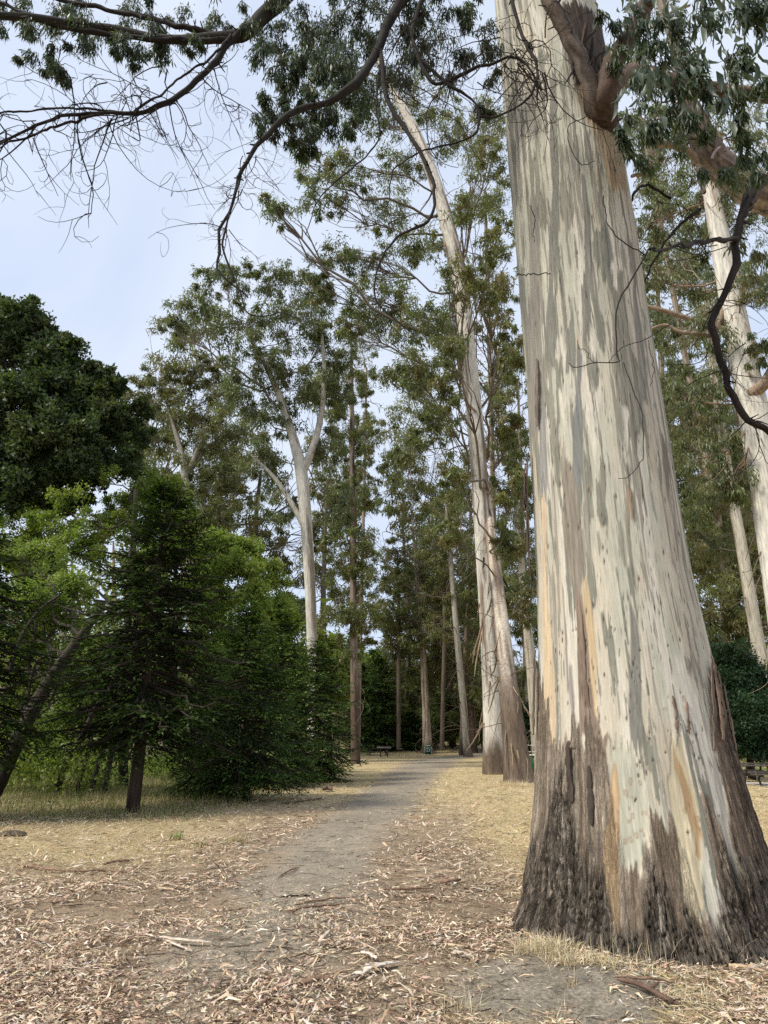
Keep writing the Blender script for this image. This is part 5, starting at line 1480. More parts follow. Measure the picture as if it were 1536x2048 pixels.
broad_tree('gum_thicket', 'dull olive bushy tree low behind the slim dark stemmed gum', [(770, 1500, 10), (768, 1430, 8), (766, 1360, 6)], 118,
           [(760, 1330, 50, 30, 118, 6), (800, 1350, 50, 36, 118, 7), (720, 1350, 40, 36, 118, 6), (780, 1400, 50, 40, 116, 7), (840, 1400, 50, 44, 118, 7), (900, 1420, 50, 44, 120, 7), (960, 1420, 44, 44, 120, 6), (860, 1460, 44, 30, 116, 5), (940, 1470, 44, 26, 116, 5), (1010, 1440, 40, 40, 118, 5)], 10, 12, .6, .28, [(.17, .21, .075), (.22, .24, .09), (.12, .16, .055)], 308, rfac=.38)
broad_tree('leafy_bush', 'row of leafy green shrubs closing the far end of the path between the trunks', [(905, 1500, 6), (905, 1480, 5), (906, 1450, 3)], 97,
           [(870, 1455, 34, 26, 97, 5), (915, 1450, 34, 30, 97, 5), (960, 1455, 34, 28, 98, 5), (890, 1415, 40, 30, 99, 5), (940, 1410, 40, 30, 99, 5), (1000, 1450, 30, 40, 99, 4), (815, 1445, 34, 30, 100, 4), (780, 1410, 30, 26, 102, 3)], 10, 12, .5, .24, [(.18, .22, .08), (.23, .26, .095), (.13, .17, .06)], 311, rfac=.42, cat='bush')
DG = [(.022, .052, .020), (.030, .070, .026), (.040, .085, .032), (.018, .040, .016)]
broad_tree('dark_bush', 'dense dark green bush behind the picnic table at the right edge', [(1500, 1535, 16), (1498, 1490, 12), (1496, 1420, 8), (1490, 1350, 5)], 33,
           [(1462, 1320, 40, 36, 33, 7), (1510, 1360, 44, 44, 33, 9), (1450, 1390, 44, 44, 33, 9), (1545, 1400, 40, 50, 33, 8), (1490, 1430, 50, 44, 32, 10), (1540, 1470, 40, 40, 32, 8), (1470, 1480, 40, 30, 33, 7), (1515, 1500, 44, 24, 32, 7), (1440, 1450, 30, 40, 33, 5)], 14, 14, .13, .075, DG, 309, rfac=.42, cat='bush')
broad_tree('dark_bush', 'low dark thicket glimpsed beyond the green bin beside the huge trunk', [(1085, 1540, 8), (1085, 1500, 6), (1084, 1470, 4)], 50,
           [(1080, 1440, 40, 36, 50, 7), (1070, 1480, 36, 26, 50, 6), (1110, 1460, 40, 40, 50, 6), (1050, 1470, 34, 30, 56, 5)], 10, 12, .26, .13, DG, 310, rfac=.4, cat='bush')


def far_woods():
    g = np.random.default_rng(77)
    lf_, tw_ = Geo(), Geo()
    n = 300
    x = np.concatenate([g.uniform(-110, 130, n), g.uniform(-60, -14, 60), g.uniform(26, 90, 60)])
    y = np.concatenate([g.uniform(125, 210, n), g.uniform(52, 100, 60), g.uniform(62, 110, 60)])
    h = g.uniform(9, 17, len(x)) * np.where(y < 120, 1.25, 1.0)
    # keep a window of sky at the end of the avenue
    h = np.where(np.abs(x / y - (-.003)) < .035, h * .28, h)
    z = ground_z(x, y)
    C = np.stack([x, y, z + h * .55], 1)
    rad = h * .5
    P = np.stack([np.stack([x, y, z - .3], 1), np.stack([x + g.normal(size=len(x)) * .4, y, z + h * .5], 1), np.stack([x + g.normal(size=len(x)), y, z + h * .95], 1)], 1)
    V, F = tubes(P, np.stack([h * .022, h * .017, h * .004], 1), 6)
    tw_.add(V, F, np.repeat(pal(g, len(x), [(.36, .31, .24), (.22, .17, .13), (.45, .40, .31)], .15), 18, 0))
    leaf_sprays(g, lf_, None, C, rad, 34, 11, .95, .36, [(.20, .22, .08), (.165, .20, .068), (.25, .245, .10), (.125, .16, .055)], None, .5, 'tri', flat=1.1)
    top = thing('far_woods', None, None, (0, 0, 0))
    top['kind'] = 'stuff'
    lf_.build('crowns', M_GUM, top)['kind'] = 'stuff'
    tw_.build('trunks', M_BARK, top)['kind'] = 'stuff'


far_woods()


def undergrowth():
    g = np.random.default_rng(78)
    lf_ = Geo()
    n = 210
    x = np.concatenate([g.uniform(-26, -8.3, 110), g.uniform(17, 30, 25), g.uniform(-30, -14, 15), g.uniform(-16.5, -9.6, 60)])
    y = np.concatenate([g.uniform(23.5, 40, 110), g.uniform(36, 44, 25), g.uniform(20, 26, 15), g.uniform(20.5, 27, 60)])
    C = np.stack([x, y, ground_z(x, y) + g.uniform(.15, .9, n) * np.where(np.arange(n) >= 150, 2.2, 1.0)], 1)
    leaf_sprays(g, lf_, None, C, g.uniform(.6, 1.3, n), 14, 12, .14, .07, MG + YG + [(.045, .075, .02)], None, .0, 'tri', flat=.8, tw_p=0)
    o = lf_.build('undergrowth', M_LEAF)
    o['kind'] = 'stuff'


undergrowth()

# ------------------------------------------------------------------ furniture
M_PLANK = mat_flat('weathered_plank', (.075, .062, .05), .8, namp=.4, nscale=14)
M_SIGNW = mat_flat('brown_sign_wood', (.045, .03, .02), .7)
M_WHITE = mat_flat('white_print', (.72, .74, .70), .6, namp=.05)
M_BING = mat_flat('green_bin_paint', (.006, .060, .036), .5, namp=.15)
M_BINP = mat_flat('pale_panel', (.50, .55, .46), .6, namp=.2)
M_GREEN2 = mat_flat('dumpster_green', (.005, .085, .022), .45, namp=.2)
M_CONC = mat_flat('pale_concrete', (.50, .46, .40), .9, namp=.15, nscale=10)
M_RAIL = mat_flat('pale_rail', (.6, .58, .5), .6)


def one_box(name, args, mat, parent, **k):
    V, F = box(*args, **k)
    me = make_mesh(name, V, F)
    return obj(name, me, mat, parent)


def picnic_table(label, p, rot, group='picnic tables', L=1.9, planks=True):
    t = thing('picnic_table', label, 'picnic table', (p[0], p[1], float(ground_z(p[0], p[1]))), group, rot)
    for i in range(5):
        one_box('plank', (0, -.30 + i * .15, .74, L, .138, .045), M_PLANK, t)
    for s in (-1, 1):
        for j in range(2):
            one_box('bench_plank', (0, s * (.66 + j * .15 - .07), .44, L, .138, .045), M_PLANK, t)
    for s in (-1, 1):
        x = s * L * .36
        for q in (-1, 1):
            V, F = tubes(np.array([[[x, q * .62, 0.0], [x, q * .22, .715]]]), np.array([[.045, .045]]), 4)
            obj('leg', make_mesh('leg', V, F), M_PLANK, t)
        one_box('cross_bar', (x + .05, 0, .39, .045, 1.5, .09), M_PLANK, t)
    return t


picnic_table('picnic table standing behind the low brown sign', at(756, 1500, 84), .12, L=2.6)
picnic_table('picnic table partly hidden by the slim gum trunk on the left', at(722, 1500, 86), -.1, L=2.2)
pt = at(1528, 1530, 28.2)
picnic_table('weathered picnic table on the pale pad at the right edge', (pt[0] + .35, 28.3), .03, L=2.4)
picnic_table('farther picnic table in front of the dark bush on the right', (at(1484, 1520, 30.9)[0] + .35, 31.0), .02, L=1.7)


def text_to_mesh(o, mat):
    """Swap a text object for a plain mesh object of the same outline."""
    dg = bpy.context.evaluated_depsgraph_get()
    me = bpy.data.meshes.new_from_object(o.evaluated_get(dg))
    me.materials.clear()
    q = obj('lettering_mesh', me, mat, o.parent)
    q.location, q.rotation_euler = o.location.copy(), o.rotation_euler.copy()
    bpy.data.objects.remove(o)
    q.name = 'lettering'


def sign_board():
    p = at(768, 1514, 78.5)
    z = float(ground_z(p[0], p[1]))
    t = thing('park_sign', 'low brown park sign with pale lettering on two posts by the picnic tables', 'sign', (p[0], p[1], z))
    one_box('board', (0, 0, .98, 1.55, .05, .36), M_SIGNW, t)
    for s in (-1, 1):
        one_box('post', (s * .38, .07, .55, .11, .09, 1.14), M_PLANK, t)
    cu = bpy.data.curves.new('lettering', 'FONT')
    cu.body = 'RESERVE PLACE'
    cu.size = .22
    cu.align_x = 'CENTER'
    cu.align_y = 'CENTER'
    cu.extrude = .004
    o = bpy.data.objects.new('lettering', cu)
    COL.objects.link(o)
    cu.materials.append(M_WHITE)
    o.parent = t
    o.location = (0, -.032, .99)
    o.rotation_euler = (PI / 2, 0, 0)
    text_to_mesh(o, M_WHITE)


sign_board()


def recycle_symbol(r=.17, w=.065, th=.006):
    """Three chasing arrows as one flat raised mesh, facing -Y."""
    V, F = [], []

    def quad(pts):
        n = len(V)
        for x, z in pts:
            V.append((x, 0, z))
        F.append((n, n + 1, n + 2, n + 3))
    for k in range(3):
        a = k * 2 * PI / 3 + PI / 2

        def rot(x, z):
            return (x * math.cos(a) - z * math.sin(a), x * math.sin(a) + z * math.cos(a))
        # arm lies along one side of the triangle, head at its end
        quad([rot(-.10, -r - w / 2), rot(.045, -r - w / 2), rot(.045, -r + w / 2), rot(-.10, -r + w / 2)])
        quad([rot(.045, -r - w), rot(.135, -r + .012), rot(.045, -r + w), rot(.045, -r)])
        quad([rot(-.10, -r - w / 2), rot(-.10, -r + w / 2), rot(-.135, -r + w * .95), rot(-.185, -r + w * .35)])
    return np.array(V) - np.array([0, th, 0]), np.array(F)


def recycling_bin():
    p = at(856, 1513, 85.5)
    z = float(ground_z(p[0], p[1]))
    t = thing('recycling_bin', 'square green recycling bin with white arrows in front of a flared trunk', 'recycling bin', (p[0], p[1], z))
    one_box('body', (0, 0, .56, .66, .62, .96), M_BING, t, taper=1.02)
    one_box('lid', (0, 0, 1.075, .72, .68, .07), M_BINP, t, taper=.9)
    one_box('side_panel', (-.365, -.1, .52, .05, .5, .80), M_BINP, t)
    one_box('side_panel', (.365, -.1, .52, .05, .5, .80), M_BINP, t)
    one_box('plinth', (0, 0, .04, .86, .8, .08), M_CONC, t)
    V, F = recycle_symbol()
    o = obj('recycling_symbol', make_mesh('recycling_symbol', V, F), M_WHITE, t, (0, -.322, .58))
    cu = bpy.data.curves.new('lettering', 'FONT')
    cu.body = 'RECYCLE'
    cu.size = .125
    cu.align_x = 'CENTER'
    cu.align_y = 'CENTER'
    cu.extrude = .003
    o = bpy.data.objects.new('lettering', cu)
    COL.objects.link(o)
    cu.materials.append(M_WHITE)
    o.parent = t
    o.location = (0, -.325, .90)
    o.rotation_euler = (PI / 2, 0, 0)
    text_to_mesh(o, M_WHITE)


recycling_bin()


def green_dumpster():
    p = at(1084, 1560, 33.0)
    z = float(ground_z(p[0], 33.0))
    t = thing('garbage_bin', 'plain green bin with a pale rim half hidden by the huge trunk', 'bin', (p[0] + .2, 33.0, z))
    one_box('body', (0, 0, .52, 1.3, .9, .98), M_GREEN2, t, taper=1.05)
    one_box('rim', (0, 0, 1.03, 1.42, 1.0, .06), M_BINP, t)
    for s in (-1, 1):
        one_box('foot', (s * .5, 0, .02, .1, .7, .06), M_BING, t)
    t2 = thing('metal_railing', 'thin pale metal railing behind the green bin', 'railing', (p[0] + .2, 35.2, float(ground_z(p[0], 35.2))))
    for zz in (1.42, 1.12):
        V, F = tubes(np.array([[[-1.2, 0, zz], [1.2, 0, zz]]]), np.array([[.022, .022]]), 6)
        obj('rail', make_mesh('rail', V, F), M_RAIL, t2)
    for xx in (-1.15, 0.1, 1.15):
        V, F = tubes(np.array([[[xx, .03, -.1], [xx, .03, 1.45]]]), np.array([[.025, .025]]), 6)
        obj('post', make_mesh('post', V, F), M_RAIL, t2)


green_dumpster()


def pad():
    xs = np.linspace(14.2, 20.5, 26)
    ys = np.linspace(22.8, 30.5, 26)
    X, Y = np.meshgrid(xs, ys)
    X = X + .15 * (fbm(X, Y, 3, 3) - .5)
    Z = ground_z(X, Y) + .02
    V = np.stack([X, Y, Z], -1).reshape(-1, 3)
    i = np.arange(len(V)).reshape(X.shape)
    F = np.stack([i[:-1, :-1], i[:-1, 1:], i[1:, 1:], i[1:, :-1]], -1).reshape(-1, 4)
    tag(obj('pavement', make_mesh('pavement', V, F), M_CONC), kind='structure')


pad()


def weeds():
    g = np.random.default_rng(91)
    p = np.array([15.6, 25.2, 0.0])
    p[2] = float(ground_z(p[0], p[1]))
    t = thing('weed_clump', 'straggling green weeds at the edge of the pale pad', 'weeds', p)
    n = 260
    c = np.stack([g.normal(size=n) * .7, g.normal(size=n) * .5, g.uniform(0.02, .35, n)], 1)
    D = nrm(g.normal(size=(n, 3)) + np.array([0, 0, .5]))
    V, F = leaves(c, D, perp(D, g), g.uniform(.08, .16, n), .05)
    q = Geo()
    q.add(V, F, np.repeat(pal(g, n, MG), 4, 0))
    q.build('foliage', M_LEAF, t)['kind'] = 'stuff'


weeds()

# pale fallen log on the bank beyond the tables
lp0, lp1 = at(772, 1482, 95), at(806, 1494, 91)
P = spline(np.array([lp0, (lp0 + lp1) / 2 + [0, 0, .1], lp1]), 10)
P[:, 2] = ground_z(P[:, 0], P[:, 1]) + np.linspace(.75, .2, 10)
fl = thing('fallen_log', 'bleached fallen branch lying on the dry bank beside the far redwood', 'log', (0, 0, 0))
V, F = tubes(P[None], np.linspace(.09, .14, 10)[None], 8)
obj('stem', make_mesh('stem', V, F, np.broadcast_to([.5, .46, .38], V.shape)), M_BARK, fl)
V, F = tubes(np.array([[P[5], P[5] + [.5, .2, .5], P[5] + [.9, .3, .9]]]), np.array([[.06, .04, .02]]), 6)
obj('side_branch', make_mesh('side_branch', V, F, np.broadcast_to([.45, .41, .34], V.shape)), M_BARK, fl)

# ------------------------------------------------------------------ litter, straw, sticks
GL = np.random.default_rng(404)


def scatter_xy(g, n, y0, y1, lo=-.62, hi=.62, p=1.0, pad=.6):
    """Even-in-view scatter on the ground from y0 to y1."""
    u = g.uniform(size=n)
    y = 1.0 / (1.0 / y0 + (1.0 / y1 - 1.0 / y0) * u)
    x = g.uniform(lo, hi, n) * (y + .8) + g.normal(size=n) * pad * .2
    return x, y


def keep_off_trunks(x, y):
    k = np.hypot(x - 2.37, y - 6.85) > 1.17
    k &= np.hypot(x - 5.6, y - 30.4) > .75
    return k


def litter():
    g = GL
    geo = Geo()
    n = 190000
    x1, y1 = scatter_xy(g, n, 4.1, 34)
    dens = 0.12 + 1.9 * (fbm(x1 * 1.2, y1 * 1.2, 61, 5, .6) - .28)
    pd = path_d(x1, y1)
    on = sst(1.25, .7, pd + .6 * (fbm(x1 * 1.7, y1 * 1.7, 62, 3) - .5)) * sst(6.8, 9.5, y1 + 1.2 * (fbm(x1, y1 * .6, 65, 2) - .5))
    worn = sst(.58, .70, fbm(x1 * .8 + 3, y1 * .55, 63, 3)) * sst(-2.6, -1.6, x1) * sst(1.6, .9, x1) * sst(9.5, 8, y1)
    keep = dens * (1 - .78 * on) * (1 - .70 * worn) * (1 - .93 * soil_patch(x1, y1)) * (1 - .62 * straw_amount(x1, y1) * sst(8, 12, y1))
    left = 1 + .45 * sst(-1.2, -2.6, x1) * sst(9, 7, y1)
    k = (g.uniform(size=n) < (keep * left).clip(0, 1)) & keep_off_trunks(x1, y1)
    x, y = x1[k], y1[k]
    n = len(x)
    sc = np.interp(y, [4, 8, 16, 34], [.85, 1.0, 1.45, 2.3])
    z = ground_z(x, y)
    hz = g.uniform(.004, .040, n) * sst(1.0, .3, soil_patch(x, y) + on[k] * .7)
    a = g.uniform(0, 2 * PI, n)
    tilt = g.normal(size=n) * .22
    D = np.stack([np.cos(a) * np.cos(tilt), np.sin(a) * np.cos(tilt), np.sin(tilt)], 1)
    N = nrm(np.stack([g.normal(size=n) * .35, g.normal(size=n) * .35, np.ones(n)], 1))
    Wd = nrm(np.cross(D, N))
    leafy = g.uniform(size=n) < .55
    big_ = np.exp(g.normal(size=n) * .42).clip(.3, 2.8)
    L = np.where(leafy, g.uniform(.03, .12, n), g.uniform(.02, .10, n) ** 1.0) * sc
    w = np.where(leafy, g.uniform(.009, .019, n), g.uniform(.005, .016, n)) * sc ** .8
    L = L * big_ * .74 * (1 - .45 * on[k])
    w = w * big_ ** .7
    c0 = np.stack([x, y, z + .008 + hz], 1) - D * L[:, None] * .5
    # curled blade: two quads bent along its length and bowed sideways near by, one folded blade farther off
    bow = g.normal(size=n) * .24
    arch = g.normal(size=n) * .13
    nr = y < 8.0

    def blade(m, ts):
        rows_ = []
        for t, s in ts:
            c = c0[m] + D[m] * (L[m] * t)[:, None] + Wd[m] * (bow[m] * L[m] * t * (1 - t) * 2)[:, None] + N[m] * (arch[m] * L[m] * 4 * t * (1 - t))[:, None]
            rows_.append(np.stack([c - Wd[m] * (w[m] * s / 2)[:, None], c + Wd[m] * (w[m] * s / 2)[:, None]], 1))
        k_ = len(ts)
        V = np.stack(rows_, 1).reshape(-1, 3)
        q = np.array([[2 * r, 2 * r + 1, 2 * r + 3, 2 * r + 2] for r in range(k_ - 1)])
        return V, (np.arange(int(m.sum()))[:, None, None] * 2 * k_ + q).reshape(-1, 4), 2 * k_
    pale = [(.64, .495, .35), (.71, .575, .42), (.53, .40, .275), (.75, .65, .51), (.37, .255, .17), (.20, .135, .09), (.60, .53, .44), (.58, .41, .285)]
    cols = pal(g, n, pale, .16, [.17, .11, .19, .05, .20, .15, .06, .07])
    for m, ts in ((nr, ((0, .25), (.5, 1.0), (1, .12))), (~nr, ((0, .9), (1, .6)))):
        V, F, k_ = blade(m, ts)
        geo.add(V, F, np.repeat(cols[m], k_, 0))
    # leaves and flakes drifted up against the big trunk
    m_ = 2600
    a = g.uniform(PI * .85, PI * 2.1, m_)
    r = 1.16 + np.abs(g.normal(size=m_)) * .16
    x, y = 2.37 + r * np.cos(a), 6.85 + r * np.sin(a)
    a2 = a + PI / 2 + g.normal(size=m_) * .7
    D_ = nrm(np.stack([np.cos(a2), np.sin(a2), g.normal(size=m_) * .35], 1))
    V, F = leaves(np.stack([x, y, ground_z(x, y) + g.uniform(.0, .06, m_) * np.exp(-(r - 1.16) * 5)], 1), D_, perp(D_, g), g.uniform(.03, .11, m_), g.uniform(.006, .016, m_))
    geo.add(V, F, np.repeat(pal(g, m_, pale, .16), 4, 0))
    # dead twigs and bark splinters mixed in
    m_ = 5200
    x, y = scatter_xy(g, m_, 4.0, 30)
    kk = keep_off_trunks(x, y) & (g.uniform(size=m_) < 1 - .8 * soil_patch(x, y))
    x, y = x[kk], y[kk]
    m_ = len(x)
    a = g.uniform(0, 2 * PI, m_)
    l = g.uniform(.05, .22, m_) * np.exp(g.normal(size=m_) * .4) * np.interp(y, [4, 30], [.8, 1.8])
    d = np.stack([np.cos(a), np.sin(a), g.normal(size=m_) * .06], 1) * l[:, None] * .5
    c = np.stack([x, y, ground_z(x, y) + g.uniform(.015, .05, m_)], 1)
    mid = c + np.stack([-np.sin(a), np.cos(a), a * 0 + .1], 1) * (g.normal(size=m_) * l * .08)[:, None]
    V, F = tubes(np.stack([c - d, mid, c + d], 1), (g.uniform(.0016, .0045, m_) * np.interp(y, [4, 30], [1, 2.2]))[:, None] * np.array([1, .9, .5]), 3)
    geo.add(V, F, np.repeat(pal(g, m_, [(.16, .105, .07), (.09, .065, .048), (.30, .21, .14), (.42, .33, .24)], .2), 9, 0))
    o = geo.build('leaf_litter', M_LITTER)
    o['kind'] = 'stuff'


litter()


def straw():
    g = np.random.default_rng(405)
    geo = Geo()
    n = 260000
    x1, y1 = scatter_xy(g, n, 4.3, 80)
    s = straw_amount(x1, y1)
    s = s * (.25 + .95 * fbm(x1 * 1.3, y1 * 1.1, 66, 3)) * (1 - soil_patch(x1, y1))
    rb = sst(.55, 1.2, x1 - .25 * y1 + 1.6) * sst(6.2, 5.2, y1)          # dry grass in front of the trunk
    s = np.maximum(s, .75 * rb * (1 - soil_patch(x1, y1)))
    k = (g.uniform(size=n) < s) & keep_off_trunks(x1, y1)
    x, y = x1[k], y1[k]
    n = len(x)
    sc = np.interp(y, [4, 8, 20, 80], [.85, 1.0, 1.8, 4.2])
    a = g.uniform(0, 2 * PI, n)
    tilt = np.abs(g.normal(size=n)) * np.interp(y, [5, 9], [.16, .40])
    D = np.stack([np.cos(a) * np.cos(tilt), np.sin(a) * np.cos(tilt), np.sin(tilt)], 1)
    L = g.uniform(.06, .16, n) * sc ** .55
    w = g.uniform(.0035, .0075, n) * sc
    Wd = perp(D, g)
    V, F = blades3(np.stack([x, y, ground_z(x, y) + g.uniform(.0, .02, n)], 1), D, Wd, L * 1.1, w * 1.2)
    c = pal(g, n, [(.64, .52, .30), (.72, .61, .39), (.54, .43, .24), (.46, .37, .21), (.62, .54, .38)], .16)
    geo.add(V, F, np.repeat(c, 3, 0))
    geo.build('dry_grass', M_STRAW)['kind'] = 'stuff'


straw()


def green_grass():
    g = np.random.default_rng(406)
    geo = Geo()
    n = 42000
    x1 = g.uniform(-17, 0, n)
    y1 = g.uniform(14.5, 45, n) ** 1.0
    e = -3.6 + .075 * (y1 - 17) - x1 + 1.2 * (fbm(x1 * .9, y1 * .9, 67, 3) - .5)
    s = sst(0, 1.6, e) * sst(15.0, 16.8, y1 + .12 * (x1 + 6) + 1.2 * (fbm(x1 * 1.2, y1, 68, 3) - .5))
    k = g.uniform(size=n) < s
    x, y = x1[k], y1[k]
    n = len(x)
    D = nrm(np.stack([g.normal(size=n) * .45, g.normal(size=n) * .45, np.ones(n)], 1))
    V, F = blades3(np.stack([x, y, ground_z(x, y) - .01], 1), D, perp(D, g), g.uniform(.10, .36, n), .016 * (y / 18) ** .7)
    c = pal(g, n, [(.20, .25, .07), (.29, .29, .11), (.42, .36, .18), (.15, .20, .055), (.48, .41, .22)], .15)
    geo.add(V, F, np.repeat(c, 3, 0))
    geo.build('green_grass', M_STRAW)['kind'] = 'stuff'


green_grass()


def blades(g, c, n, spread, L, cols, w=.006, lean=.7, flatten=.0):
    """A tuft of bending blades, three joined quads each."""
    a = g.uniform(0, 2 * PI, n)
    r = np.sqrt(g.uniform(0, 1, n))
    p = np.asarray(c) + np.stack([np.cos(a) * r * spread[0], np.sin(a) * r * spread[1], np.zeros(n)], 1)
    p[:, 2] = ground_z(p[:, 0], p[:, 1]) - .01
    ax = g.uniform(0, 2 * PI, n)
    hd = np.stack([np.cos(ax), np.sin(ax), np.zeros(n)], 1)
    LL = L * g.uniform(.45, 1.2, n)
    ln = np.abs(g.normal(size=n)) * lean
    rows_ = []
    for t, s in ((0, 1), (.35, .9), (.7, .6), (1, .08)):
        c_ = p + np.array([0, 0, 1]) * (LL * t * (1 - flatten * t) / (1 + .6 * ln * t))[:, None] + hd * (LL * ln * t * t)[:, None]
        sd_ = np.stack([-hd[:, 1], hd[:, 0], hd[:, 2]], 1) * w * s / 2
        rows_.append(np.stack([c_ - sd_, c_ + sd_], 1))
    V = np.stack(rows_, 1).reshape(-1, 3)
    q = np.array([[0, 1, 3, 2], [2, 3, 5, 4], [4, 5, 7, 6]])
    F = (np.arange(n)[:, None, None] * 8 + q).reshape(-1, 4)
    return V, F, np.repeat(pal(g, n, cols, .14), 8, 0)


STRAWC = [(.68, .57, .36), (.76, .66, .45), (.58, .47, .28), (.66, .60, .44)]


def gxy(px, py):
    d = ray(px, py)
    t = -EYE / d[2]
    return d[0] * t, d[1] * t


def tuft(name, label, px, py, n, spread, L, cols, cat='grass tuft', w=.006, lean=.7, seed=1):
    g = np.random.default_rng(seed)
    x, y = gxy(px, py)
    p = np.array([x, y, float(ground_z(x, y))])
    V, F, C = blades(g, p, n, spread, L, cols, w, lean)
    o = obj(name, make_mesh(name, V - p, F, C), M_STRAW, None, p)
    tag(o, label, cat)


tuft('grass_tuft', 'pale dry grass tuft at the left foot of the huge trunk', 1092, 1925, 420, (.24, .12), .17, STRAWC, seed=1, lean=1.0)
tuft('grass_tuft', 'flattened straw tuft trailing in front of the huge trunk', 1160, 1946, 320, (.26, .14), .12, STRAWC, seed=2, lean=2.0)
tuft('grass_tuft', 'sparse tall straw stems against the dark base of the huge trunk', 1330, 1952, 90, (.62, .10), .26, STRAWC, seed=3, w=.004, lean=.6)
tuft('grass_tuft', 'dense straw mat below the right side of the huge trunk', 1420, 1962, 700, (.75, .24), .10, STRAWC, seed=4, lean=2.2)
tuft('grass_tuft', 'straw heap at the lower right corner', 1480, 2020, 700, (.5, .2), .10, STRAWC, seed=5, lean=2.2)
tuft('grass_tuft', 'small bright green grass tuft on the litter left of the path', 352, 1682, 80, (.12, .10), .17, [(.16, .24, .05), (.22, .29, .08), (.12, .19, .04)], seed=6, w=.009)
tuft('grass_tuft', 'tiny green grass tuft just right of the bright green one', 400, 1697, 45, (.12, .08), .12, [(.16, .22, .06), (.24, .28, .09)], seed=7, w=.008)
tuft('grass_tuft', 'yellowing tuft of grass between the green tufts and the path', 470, 1690, 90, (.16, .12), .18, [(.45, .42, .18), (.55, .47, .24), (.32, .33, .12)], seed=8, w=.008)
tuft('grass_tuft', 'little dry tuft standing in the bare grey soil', 1140, 2005, 40, (.06, .04), .09, STRAWC, seed=9, w=.004)
tuft('grass_tuft', 'thin pale stems at the bottom edge beside the bare soil', 925, 2035, 40, (.12, .06), .16, STRAWC, seed=10, w=.004)
tuft('grass_tuft', 'dry tuft around the foot of the rough brown tree', 1020, 1572, 260, (.9, .3), .30, STRAWC, seed=11, w=.016)


def strip_on_ground(name, label, pts, width, col, cat, seed, thick=.010, lift=.03, fork=None, k=6):
    g = np.random.default_rng(seed)
    P = np.array([list(gxy(a, b)) + [0.0] for a, b in pts])
    Q = spline(P, 14)
    Q[:, 2] = ground_z(Q[:, 0], Q[:, 1]) + lift + .012 * np.sin(np.linspace(0, PI, 14)) + g.normal(size=14) * .004
    base = Q[0].copy()
    base[2] = float(ground_z(base[0], base[1]))
    wd = width * np.interp(np.linspace(0, 1, 14), [0, .12, .85, 1], [.35, 1, .9, .3]) * g.uniform(.85, 1.12, 14)
    t = thing(name, label, cat, base)
    V, F = tubes(Q[None], wd[None] * .5, k, flat=min(1.0, thick / (width * .5)))
    C = np.array(col) * (.65 + .7 * fbm(np.arange(len(V)) * .23, np.arange(len(V)) * .07, seed, 3))[:, None]
    obj('strip' if thick < width * .4 else 'stem', make_mesh('strip', V - base, F, C), M_BARK, t)
    if fork:
        P2 = np.array([list(gxy(a, b)) + [0.0] for a, b in fork])
        Q2 = spline(P2, 8)
        Q2[:, 2] = ground_z(Q2[:, 0], Q2[:, 1]) + lift
        V, F = tubes(Q2[None], (width * .7 * np.array([.8, 1, 1, .9, .8, .7, .5, .3]))[None] * .5, k, flat=min(1.0, thick / (width * .5)))
        obj('fork', make_mesh('fork', V - base, F, np.array(col) * (.7 + .6 * fbm(np.arange(len(V)) * .3, np.arange(len(V)) * .1, seed + 1, 3))[:, None]), M_BARK, t)


PALE, TAN, BRW, DK = (.62, .51, .40), (.46, .33, .21), (.24, .155, .105), (.10, .07, .05)
strip_on_ground('bark_strip', 'long forked strip of pale bark on the litter left of the path', [(290, 1875), (330, 1884), (375, 1891), (425, 1893)], .055, PALE, 'bark', 1, .008, fork=[(330, 1884), (352, 1897), (384, 1912)])
strip_on_ground('bark_strip', 'broad pale bark strip in the foreground left of the bare soil', [(700, 1967), (735, 1957), (765, 1948), (800, 1940)], .075, (.60, .53, .44), 'bark', 2, .008, fork=[(730, 1945), (750, 1943), (775, 1944)])
strip_on_ground('stick', 'longest brown stick lying across the litter at the left', [(28, 1731), (80, 1741), (140, 1748), (210, 1750), (290, 1751)], .035, BRW, 'stick', 3, .03)
strip_on_ground('stick', 'straight brown stick across the worn path in the middle', [(760, 1786), (800, 1784), (862, 1781)], .026, BRW, 'stick', 4, .02)
strip_on_ground('stick', 'thin long stick upper of a parallel pair at the near path', [(590, 1814), (640, 1808), (715, 1800)], .022, (.30, .21, .14), 'stick', 5, .02)
strip_on_ground('stick', 'dark stick lower of the parallel pair at the near path', [(575, 1828), (615, 1822), (690, 1813)], .026, BRW, 'stick', 6, .02)
strip_on_ground('stick', 'short thick dark stick near the huge trunk, right of the path', [(876, 1766), (898, 1768), (922, 1763)], .05, BRW, 'stick', 7, .04)
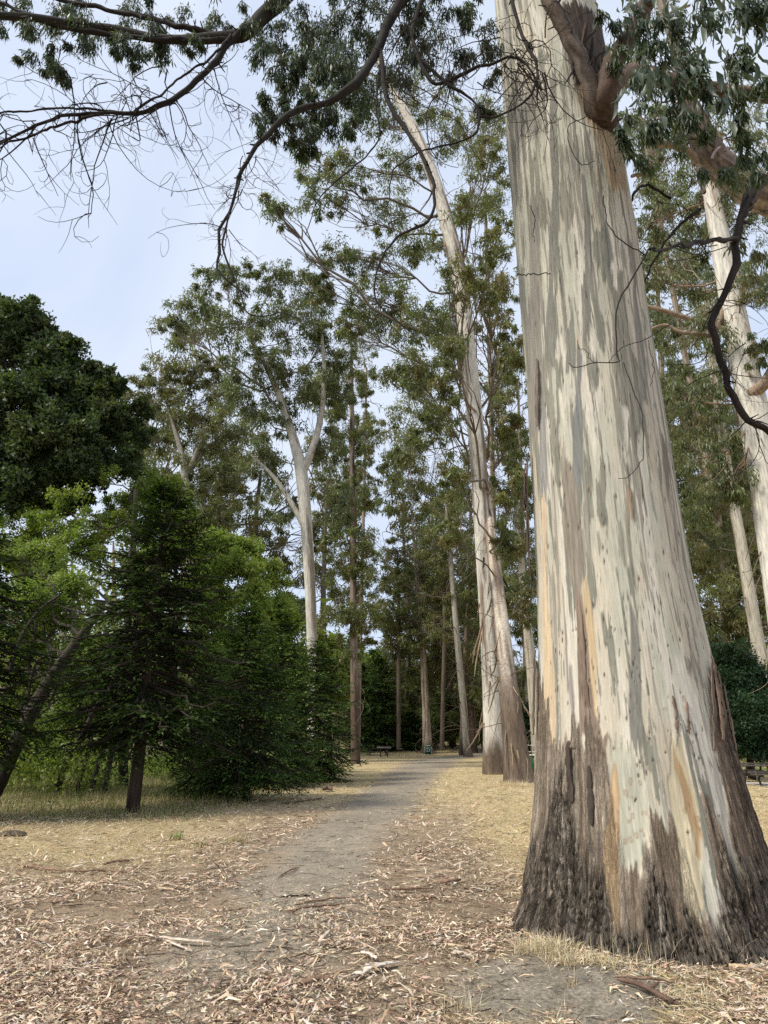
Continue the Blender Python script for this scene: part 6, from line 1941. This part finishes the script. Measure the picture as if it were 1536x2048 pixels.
strip_on_ground('bark_piece', 'curled brown bark piece in the pinkish litter at bottom centre', [(596, 1981), (625, 1977), (665, 1973)], .05, BRW, 'bark', 8, .02)
strip_on_ground('stick', 'pale stick on the edge of the bare grey soil', [(900, 1922), (925, 1930), (950, 1937)], .028, (.50, .43, .34), 'stick', 9, .02)
strip_on_ground('stick', 'dark brown broken branch on the straw at the lower right', [(1238, 1998), (1280, 2010), (1320, 2026), (1370, 2040)], .035, (.15, .095, .07), 'stick', 10, .03, fork=[(1300, 2018), (1316, 2005), (1322, 2000)])
strip_on_ground('stick', 'tan stick under the trunk at the right edge', [(1450, 1960), (1490, 1964), (1545, 1972)], .035, TAN, 'stick', 11, .03)
strip_on_ground('stick', 'grey twig running along the straw beside the bare soil', [(1230, 1996), (1280, 1998), (1356, 1996)], .018, BRW, 'stick', 12, .016)
strip_on_ground('bark_piece', 'reddish brown bark sliver above the longest stick at the left', [(206, 1736), (232, 1733), (268, 1729)], .035, BRW, 'bark', 13, .02)
strip_on_ground('stick', 'brown stick at the bottom edge left of centre', [(494, 2046), (520, 2026), (550, 2006)], .022, BRW, 'stick', 15, .02)
strip_on_ground('bark_piece', 'flat pale bark chip right of the forked strip', [(638, 1895), (650, 1882), (658, 1868)], .045, PALE, 'bark', 16, .008)
strip_on_ground('bark_piece', 'pale bark chip tilted in the pink litter above the broad strip', [(722, 1918), (738, 1924), (756, 1934)], .045, (.64, .55, .46), 'bark', 17, .008)
strip_on_ground('stick', 'twig leading from the near path toward the pale chips', [(556, 1760), (575, 1750), (598, 1739)], .02, BRW, 'stick', 19, .016)
strip_on_ground('bark_piece', 'dark upright bark scrap on the straw right of the redwood row', [(646, 1584), (655, 1581), (664, 1584)], .16, (.17, .12, .085), 'bark', 20, .09, lift=.10)
strip_on_ground('soil_mound', 'small dark heap of dug soil beside the grass at the left edge', [(6, 1676), (24, 1672), (44, 1676)], .30, (.10, .075, .055), 'soil heap', 21, .05, lift=.02, k=10)
strip_on_ground('stick', 'fallen dark twig on the litter below the redwoods', [(560, 1608), (600, 1606), (650, 1598)], .05, DK, 'stick', 22, .04)
